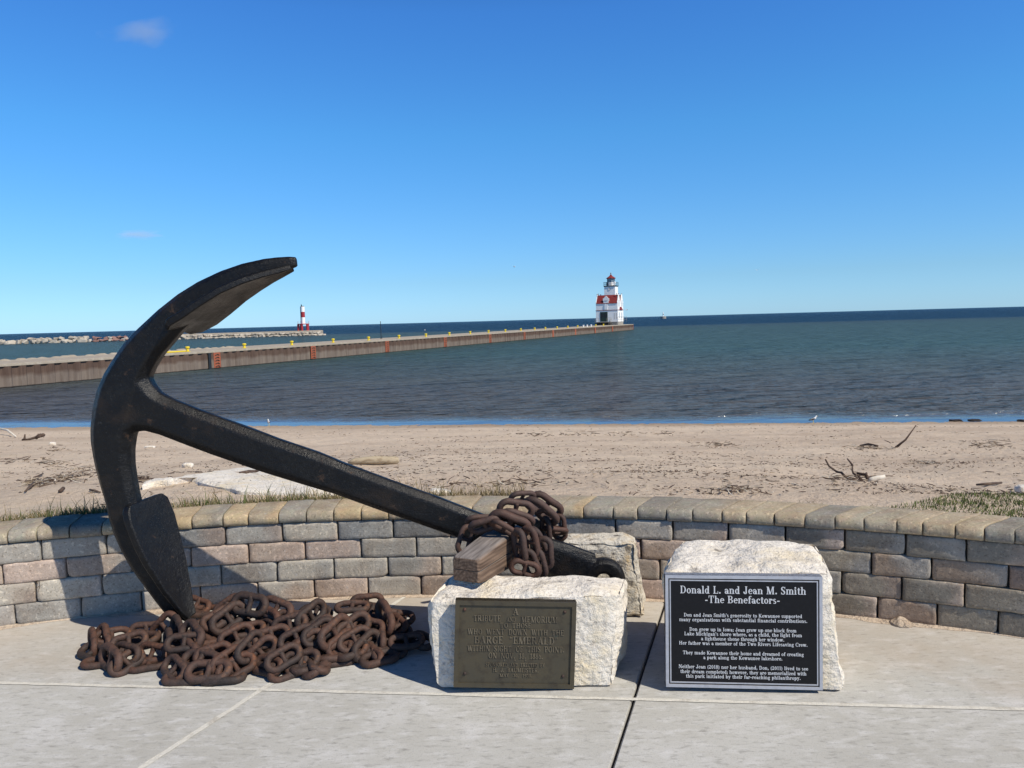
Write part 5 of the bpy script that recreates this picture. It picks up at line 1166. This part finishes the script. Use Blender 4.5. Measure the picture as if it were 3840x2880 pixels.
# tower
TX, TY, TW = .45, Hw, 2.85; Z5 = 9.75
mb = MB(); mb.box((TX, TY, (Z3+Z5)/2), (TW, TW, Z5-Z3)); part('tower', mb, MAT['white'])
wn = empty('window'); wn.parent = lh
mb = MB(); mb.box((TX-.1, TY-TW/2-.02, Z5-.65), (.50, .05, .62)); part('frame', mb, MAT['dark'], parent=wn)
mb = MB(); mb.box((TX-.15, TY-TW/2-.05, Z5-.70), (.36, .05, .50)); part('pane', mb, MAT['white'], parent=wn)
mb = MB(); mb.box((TX, TY, Z5+.08), (TW+.18, TW+.18, .16)); mb.box((TX, TY, Z5+.20), (TW+.36, TW+.36, .07)); part('gallery', mb, MAT['dark'])
g_ = TW/2+.12; ZG = Z5+.24
rail([(TX-g_, TY-g_, ZG), (TX+g_, TY-g_, ZG), (TX+g_, TY+g_, ZG), (TX-g_, TY+g_, ZG), (TX-g_, TY-g_, ZG)], .85, 'gallery_railing', MAT['dark'])
mb = MB(); mb.lathe([(1.02, 0), (1.02, .85), (.98, .86), (.98, 0)], (TX, TY, ZG), 10); part('lantern_base', mb, MAT['white'])
mb = MB(); mb.lathe([(.93, .87), (.93, 1.85)], (TX, TY, ZG), 10); part('lantern_glass', mb, MAT['glass'])
for i in range(10):
    a = 2*math.pi*i/10; mb = MB(); p = Vector((TX+.98*math.cos(a), TY+.98*math.sin(a), ZG+.84)); mb.tube([p, p+Vector((0, 0, 1.02))], .045, 5); part('lantern_post', mb, MAT['dark'])
mb = MB(); mb.lathe([(.22, .9), (.25, 1.2), (.2, 1.5)], (TX, TY, ZG), 8); part('lamp', mb, MAT['dark'])
mb = MB(); mb.lathe([(1.26, 1.80), (1.26, 1.90), (.8, 2.20), (.35, 2.52), (.16, 2.86), (.05, 2.90)], (TX, TY, ZG), 10); part('lantern_roof', mb, MAT['redroof'])
mb = MB(); mb.lathe([(.04, 2.88), (.06, 3.0), (.17, 3.08), (.18, 3.18), (.1, 3.3), (.01, 3.33)], (TX, TY, ZG), 10); part('vent_ball', mb, MAT['basecon'], True)
mb = MB(); mb.box((TX-.62, TY-g_+.02, ZG+.42), (.36, .06, .80)); part('gallery_box', mb, MAT['dark'])
mb = MB(); mb.lathe([(.02, 0), (.2, .05), (.26, .3), (.2, .5), (.28, .55), (.3, .85), (.02, .9)], (TX+g_-.2, TY-g_+.1, ZG+.05), 8); part('fog_signal', mb, MAT['white'], True)
for i in (-1, 1):
    mb = MB(); mb.lathe([(.06, 0), (.06, .6), (.09, .62), (.03, .7)], (i*2.35, .9, Z4-.15), 6); part('chimney_pot', mb, MAT['dark'])

# ------------------------------------------------------------------ breakwater and its light
BA, BB = Vector((-172, 251.5, -1.8)), Vector((-62.5, 267.5, -1.8)); bd = (BB-BA).normalized()
def bw(u, v=1270): d = ray(u, v); m = Vector((-bd.y, bd.x, 0)); t = (BA-CAMP).dot(m)/d.dot(m); return ((CAMP+d*t)-BA).dot(bd)
mb = MB(); sA, sB = bw(640), bw(1195)
mb.hexa([BA+bd*sA+Vector((0, 2, .0)), BA+bd*sB+Vector((0, 2, 0)), BA+bd*sB+Vector((0, 7, 0)), BA+bd*sA+Vector((0, 7, 0)), BA+bd*sA+Vector((0, 2, 1.75)), BA+bd*sB+Vector((0, 2, 1.75)), BA+bd*sB+Vector((0, 7, 1.75)), BA+bd*sA+Vector((0, 7, 1.75))])
o = mb.build('breakwater', MAT['deck'], None); bv = o.modifiers.new('b', 'BEVEL'); bv.width = .25; bv.segments = 2
fin(o, 'low pale concrete breakwater with rubble along its foot, below the striped light', 'breakwater')
protoB = {}
def bould(kind, c, s, rz, grp):
    key = (kind, rnd.randrange(5))
    if key not in protoB:
        
        rs = random.Random(key[1]*7+(3 if kind == 'pale' else 50)); bm = bmesh.new()
        for _ in range(15):
            q = Vector((rs.uniform(-1, 1), rs.uniform(-1, 1), rs.uniform(-1, 1))); q /= max(abs(k) for k in q); bm.verts.new(Vector((q.x, q.y*.9, q.z*.75))*rs.uniform(.72, 1.05))
        h = bmesh.ops.convex_hull(bm, input=bm.verts); bmesh.ops.delete(bm, geom=[v for v in bm.verts if not v.link_faces], context='VERTS')
        bmesh.ops.bevel(bm, geom=bm.edges[:], offset=.06, segments=1, affect='EDGES')
        me = bpy.data.meshes.new('boulder'); bm.to_mesh(me); bm.free(); me.materials.append(MAT['boulder'] if kind == 'pale' else MAT['redboulder'])
        o = bpy.data.objects.new('boulder', me); COL.objects.link(o); protoB[key] = o
    else: o = protoB[key].copy(); COL.objects.link(o)
    o.location = c; o.scale = s; o.rotation_euler = (rnd.uniform(-.25, .25), rnd.uniform(-.25, .25), rz)
    lab = {'big': 'large pale boulder of the rock breakwater left of the anchor', 'red': 'reddish brown boulder of the rock breakwater next to the anchor', 'small': 'small pale riprap stone along the foot of the concrete breakwater'}[grp]
    fin(o, lab, 'boulder', {'big': 'pale boulders of the breakwater', 'red': 'reddish boulders of the breakwater', 'small': 'riprap along the concrete breakwater'}[grp])
u = -30
while u < 320:
    s = bw(u); k = rnd.uniform(.75, 1.4)
    bould('pale', BA+bd*s+Vector((0, rnd.uniform(-.5, .5), .35*k)), Vector((1.2*k, 1.1, .92*k)), rnd.uniform(0, 3), 'big')
    if rnd.random() < .8: bould('pale', BA+bd*(s+rnd.uniform(.2, 1.4))+Vector((0, 1.4, 1.15+rnd.uniform(-.3, .3))), Vector((1.15*k, 1.1, .8)), rnd.uniform(0, 3), 'big')
    u += rnd.uniform(15, 21)*k
while u < 520:
    s = bw(u); k = rnd.uniform(.8, 1.2); kd = 'red' if rnd.random() < .75 else 'pale'
    bould(kd, BA+bd*s+Vector((0, rnd.uniform(-.4, .4), .3)), Vector((1.1*k, 1.0, .8*k)), rnd.uniform(0, 3), 'red' if kd == 'red' else 'big')
    if rnd.random() < .9:
        kd = 'red' if rnd.random() < .75 else 'pale'; bould(kd, BA+bd*(s+.7)+Vector((0, 1.4, 1.1)), Vector((1.1*k, 1.0, .75)), rnd.uniform(0, 3), 'red' if kd == 'red' else 'big')
    u += rnd.uniform(12, 16)
u = 640
while u < 1222:
    s = bw(u); k = rnd.uniform(.55, 1.0)
    bould('pale', BA+bd*s+Vector((0, rnd.uniform(.3, 1.4), .15)), Vector((1.25*k, 1.0, .75*k)), rnd.uniform(0, 3), 'small')
    if u < 1190: bould('pale', BA+bd*(s+.4)+Vector((0, rnd.uniform(1.2, 2.4), .95)), Vector((1.2*k, 1.0, .75*k)), rnd.uniform(0, 3), 'small')
    u += rnd.uniform(11, 15)
LT = BA+bd*bw(1127)+Vector((0, 4.5, 1.755)); LS = 1.0
lt = empty('channel_light', LT, 'small red and white banded light column on red piles at the breakwater end', 'beacon')
for x, y in ((-1.55, -.9), (-.15, -1.5), (1.55, -.8), (-1.2, 1.3), (1.2, 1.3)):
    mb = MB(); mb.lathe([(.42, 0), (.42, 2.15)], (x, y, 0), 12); mb.build('pile', MAT['redpaint'], lt, True, 40)
mb = MB(); mb.lathe([(2.05, 2.15), (2.05, 2.42), (1.9, 2.44)], (0, 0, 0), 16); mb.build('platform', MAT['redpaint'], lt)
for i, (z0, z1, c) in enumerate(((2.44, 4.65, 'white'), (4.65, 6.55, 'redpaint'), (6.55, 8.4, 'white'))):
    mb = MB(); mb.lathe([(.70, z0), (.70, z1)], (0, 0, 0), 18); mb.build('column_band', MAT[c], lt, True, 40)
mb = MB(); mb.lathe([(.62, 8.4), (.66, 8.55), (.5, 8.6), (.05, 8.62)], (0, 0, 0), 12); mb.box((-.35, 0, 8.75), (.3, .3, .3)); mb.tube([(-.4, 0, 8.8), (-.4, 0, 9.3)], [.12, .08], 6); mb.build('lantern', MAT['dark'], lt)
mb = MB(); mb.tube([(-.78, -.1, 2.5), (-.78, -.1, 8.4)], .07, 5); mb.build('ladder', MAT['dark'], lt)
mb = MB()
for a in range(8):
    q = Vector((1.95*math.cos(a*.785), 1.95*math.sin(a*.785), 2.42)); mb.tube([q, q+Vector((0, 0, .9))], .03, 4)
mb.build('railing', MAT['redpaint'], lt)
# far crib with a small light
c = zp(2487, 1195.4, -1.8); k = c.y/980.
cr_ = empty('harbour_crib', c, 'tiny distant round stone crib carrying a white light post on the horizon', 'beacon')
mb = MB(); mb.lathe([(3.6*k, -.3), (3.7*k, 2.9*k), (3.5*k, 3.1*k)], (0, 0, 0), 16); mb.build('crib', MAT['basecon'], cr_)
mb = MB(); mb.lathe([(.6*k, 3.0*k), (.6*k, 5.0*k)], (0, 0, 0), 10); mb.lathe([(.55*k, 5.9*k), (.55*k, 8.2*k), (.1*k, 8.6*k)], (0, 0, 0), 10); mb.build('light_post', MAT['white'], cr_)
mb = MB(); mb.lathe([(.7*k, 5.0*k), (.7*k, 5.9*k)], (0, 0, 0), 10); mb.build('dark_band', MAT['green'], cr_)

# ------------------------------------------------------------------ gulls
def gull(c, face, label, pose='stand', s=1.0, group='gulls standing at the water line'):
    """body one continuous skin; wings, legs and bill are parts"""
    g0 = empty('gull', c, label, 'bird', group); g0.rotation_euler = (0, 0, face); g0.scale = (s, s, s)
    me = bpy.data.meshes.new('body')
    if pose == 'stand': V = [(-.20, 0, .17), (-.08, 0, .20), (.05, 0, .235), (.12, 0, .30), (.145, 0, .365), (.165, 0, .395), (.20, 0, .39)]; Rr = [.018, .062, .074, .052, .036, .040, .022]
    else: V = [(-.20, 0, 0), (-.1, 0, 0), (.03, 0, 0), (.13, 0, .01), (.18, 0, .02), (.22, 0, .02)]; Rr = [.02, .05, .065, .05, .038, .02]
    me.from_pydata(V, [(i, i+1) for i in range(len(V)-1)], []); o = bpy.data.objects.new('body', me); COL.objects.link(o)
    sk = o.modifiers.new('s', 'SKIN'); sb = o.modifiers.new('u', 'SUBSURF'); sb.levels = 1
    for v, r in zip(me.skin_vertices[0].data, Rr): v.radius = (r, r)
    me.skin_vertices[0].data[0].use_root = True
    m2 = bpy.data.meshes.new_from_object(o.evaluated_get(bpy.context.evaluated_depsgraph_get())); bpy.data.objects.remove(o)
    m2.materials.clear(); m2.materials.append(MAT['gull']); m2.polygons.foreach_set('use_smooth', [True]*len(m2.polygons)); o = bpy.data.objects.new('body', m2); COL.objects.link(o); o.parent = g0
    mb = MB(); z = .388 if pose == 'stand' else .02; x = .215 if pose == 'stand' else .235
    mb.tube([(x-.02, 0, z), (x+.035, 0, z-.004), (x+.05, 0, z-.012)], [.011, .008, .003], 6); mb.build('bill', MAT['yellow'], g0)
    for sd_ in (-1, 1):
        mb = MB()
        if pose == 'stand':
            mb.loft([[(px, sd_*(.052+a*.016), pz+b) for a, b in ((0, -h), (1, 0), (0, h), (-.4, 0))] for px, pz, h in ((.07, .245, .03), (-.02, .235, .05), (-.14, .20, .035), (-.27, .165, .008))])
            mb.build('wing', MAT['gullgrey'], g0, True)
            mb = MB(); mb.tube([(.0, sd_*.03, .0), (.0, sd_*.03, .09), (-.01, sd_*.03, .15)], [.006, .006, .012], 5); mb.tube([(.05, sd_*.045, .005), (0, sd_*.03, .012), (.05, sd_*.015, .005)], .006, 4); mb.build('leg', MAT['yellow'], g0)
        else:
            mb.loft([[(px+q, sd_*py, pz+e) for q, e in ((.07*k, 0), (0, .012*k), (-.08*k, 0), (0, -.008*k))] for px, py, pz, k in ((.04, .03, .02, 1), (.08, .25, .16, 1), (.02, .45, .19, .7), (-.08, .66, .12, .15))]); mb.build('wing', MAT['gull'], g0, True)
    return g0
p = on_sand(3050, 1587); gull(p+Vector((0, 0, .0)), R(5), 'white gull standing at the water line on the right, looking right', 'stand', .55)
p = on_sand(1008, 1598); gull(p, R(-80), 'white gull standing at the water line above the anchor shank', 'stand', .62)
for u, v, y, a, lab in ((2349, 1163, 150, 20, 'tiny white gull flying just right of the lighthouse wall'), (2838, 1013, 160, 60, 'tiny white gull flying high over the lake at the right'), (1928, 1001, 170, -30, 'tiny white gull flying in mid sky left of the lighthouse'), (1593, 1238, 160, 10, 'tiny white gull flying low over the water above the pier')):
    gull(yp(u, v, y), R(a), lab, 'fly', 1.0, 'gulls in flight')

# ------------------------------------------------------------------ thin clouds
def cloud(u, v, y, size, dens, seed, label, tilt=0):
    c = yp(u, v, y); bm = bmesh.new(); bmesh.ops.create_icosphere(bm, subdivisions=3, radius=1)
    me = bpy.data.meshes.new('cloud')
    for q in bm.verts: q.co = Vector((q.co.x*size[0], q.co.y*size[1], q.co.z*size[2]))
    bm.to_mesh(me); bm.free()
    m = bpy.data.materials.new('cloud'); m.use_nodes = True; N = m.node_tree.nodes; L = m.node_tree.links; N.remove(N['Principled BSDF'])
    vol = N.new('ShaderNodeVolumePrincipled'); L.new(vol.outputs[0], N['Material Output'].inputs['Volume']); vol.inputs['Anisotropy'].default_value = -.25; vol.inputs['Color'].default_value = (1, 1, 1, 1)
    tc = N.new('ShaderNodeTexCoord'); mp = N.new('ShaderNodeMapping'); mp.inputs['Scale'].default_value = (1/size[0], 1/size[1], 1/size[2]); L.new(tc.outputs['Object'], mp.inputs[0])
    ln = N.new('ShaderNodeVectorMath'); ln.operation = 'LENGTH'; L.new(mp.outputs[0], ln.inputs[0])
    nz = N.new('ShaderNodeTexNoise'); nz.noise_dimensions = '4D'; nz.inputs['W'].default_value = seed; nz.inputs['Scale'].default_value = 1.7; nz.inputs['Detail'].default_value = 6; L.new(mp.outputs[0], nz.inputs['Vector'])
    sb = N.new('ShaderNodeMath'); sb.operation = 'MULTIPLY_ADD'; sb.inputs[1].default_value = -.55; L.new(ln.outputs['Value'], sb.inputs[0]); L.new(nz.outputs[0], sb.inputs[2])
    mr = N.new('ShaderNodeMapRange'); mr.inputs[1].default_value = .10; mr.inputs[2].default_value = .45; mr.inputs[3].default_value = 0; mr.inputs[4].default_value = dens; L.new(sb.outputs[0], mr.inputs[0]); L.new(mr.outputs[0], vol.inputs['Density'])
    me.materials.append(m); o = bpy.data.objects.new('cloud', me); COL.objects.link(o); o.location = c; o.rotation_euler = (0, R(tilt), 0)
    return fin(o, label, 'cloud', None, 'stuff')
cloud(530, 120, 2600, (150, 90, 62), .0042, 1.3, 'faint ragged wisp of cloud high in the upper left sky', -8)
cloud(525, 880, 2600, (120, 60, 20), .008, 5.1, 'thin flat streak of cloud above the anchor tip', 0)
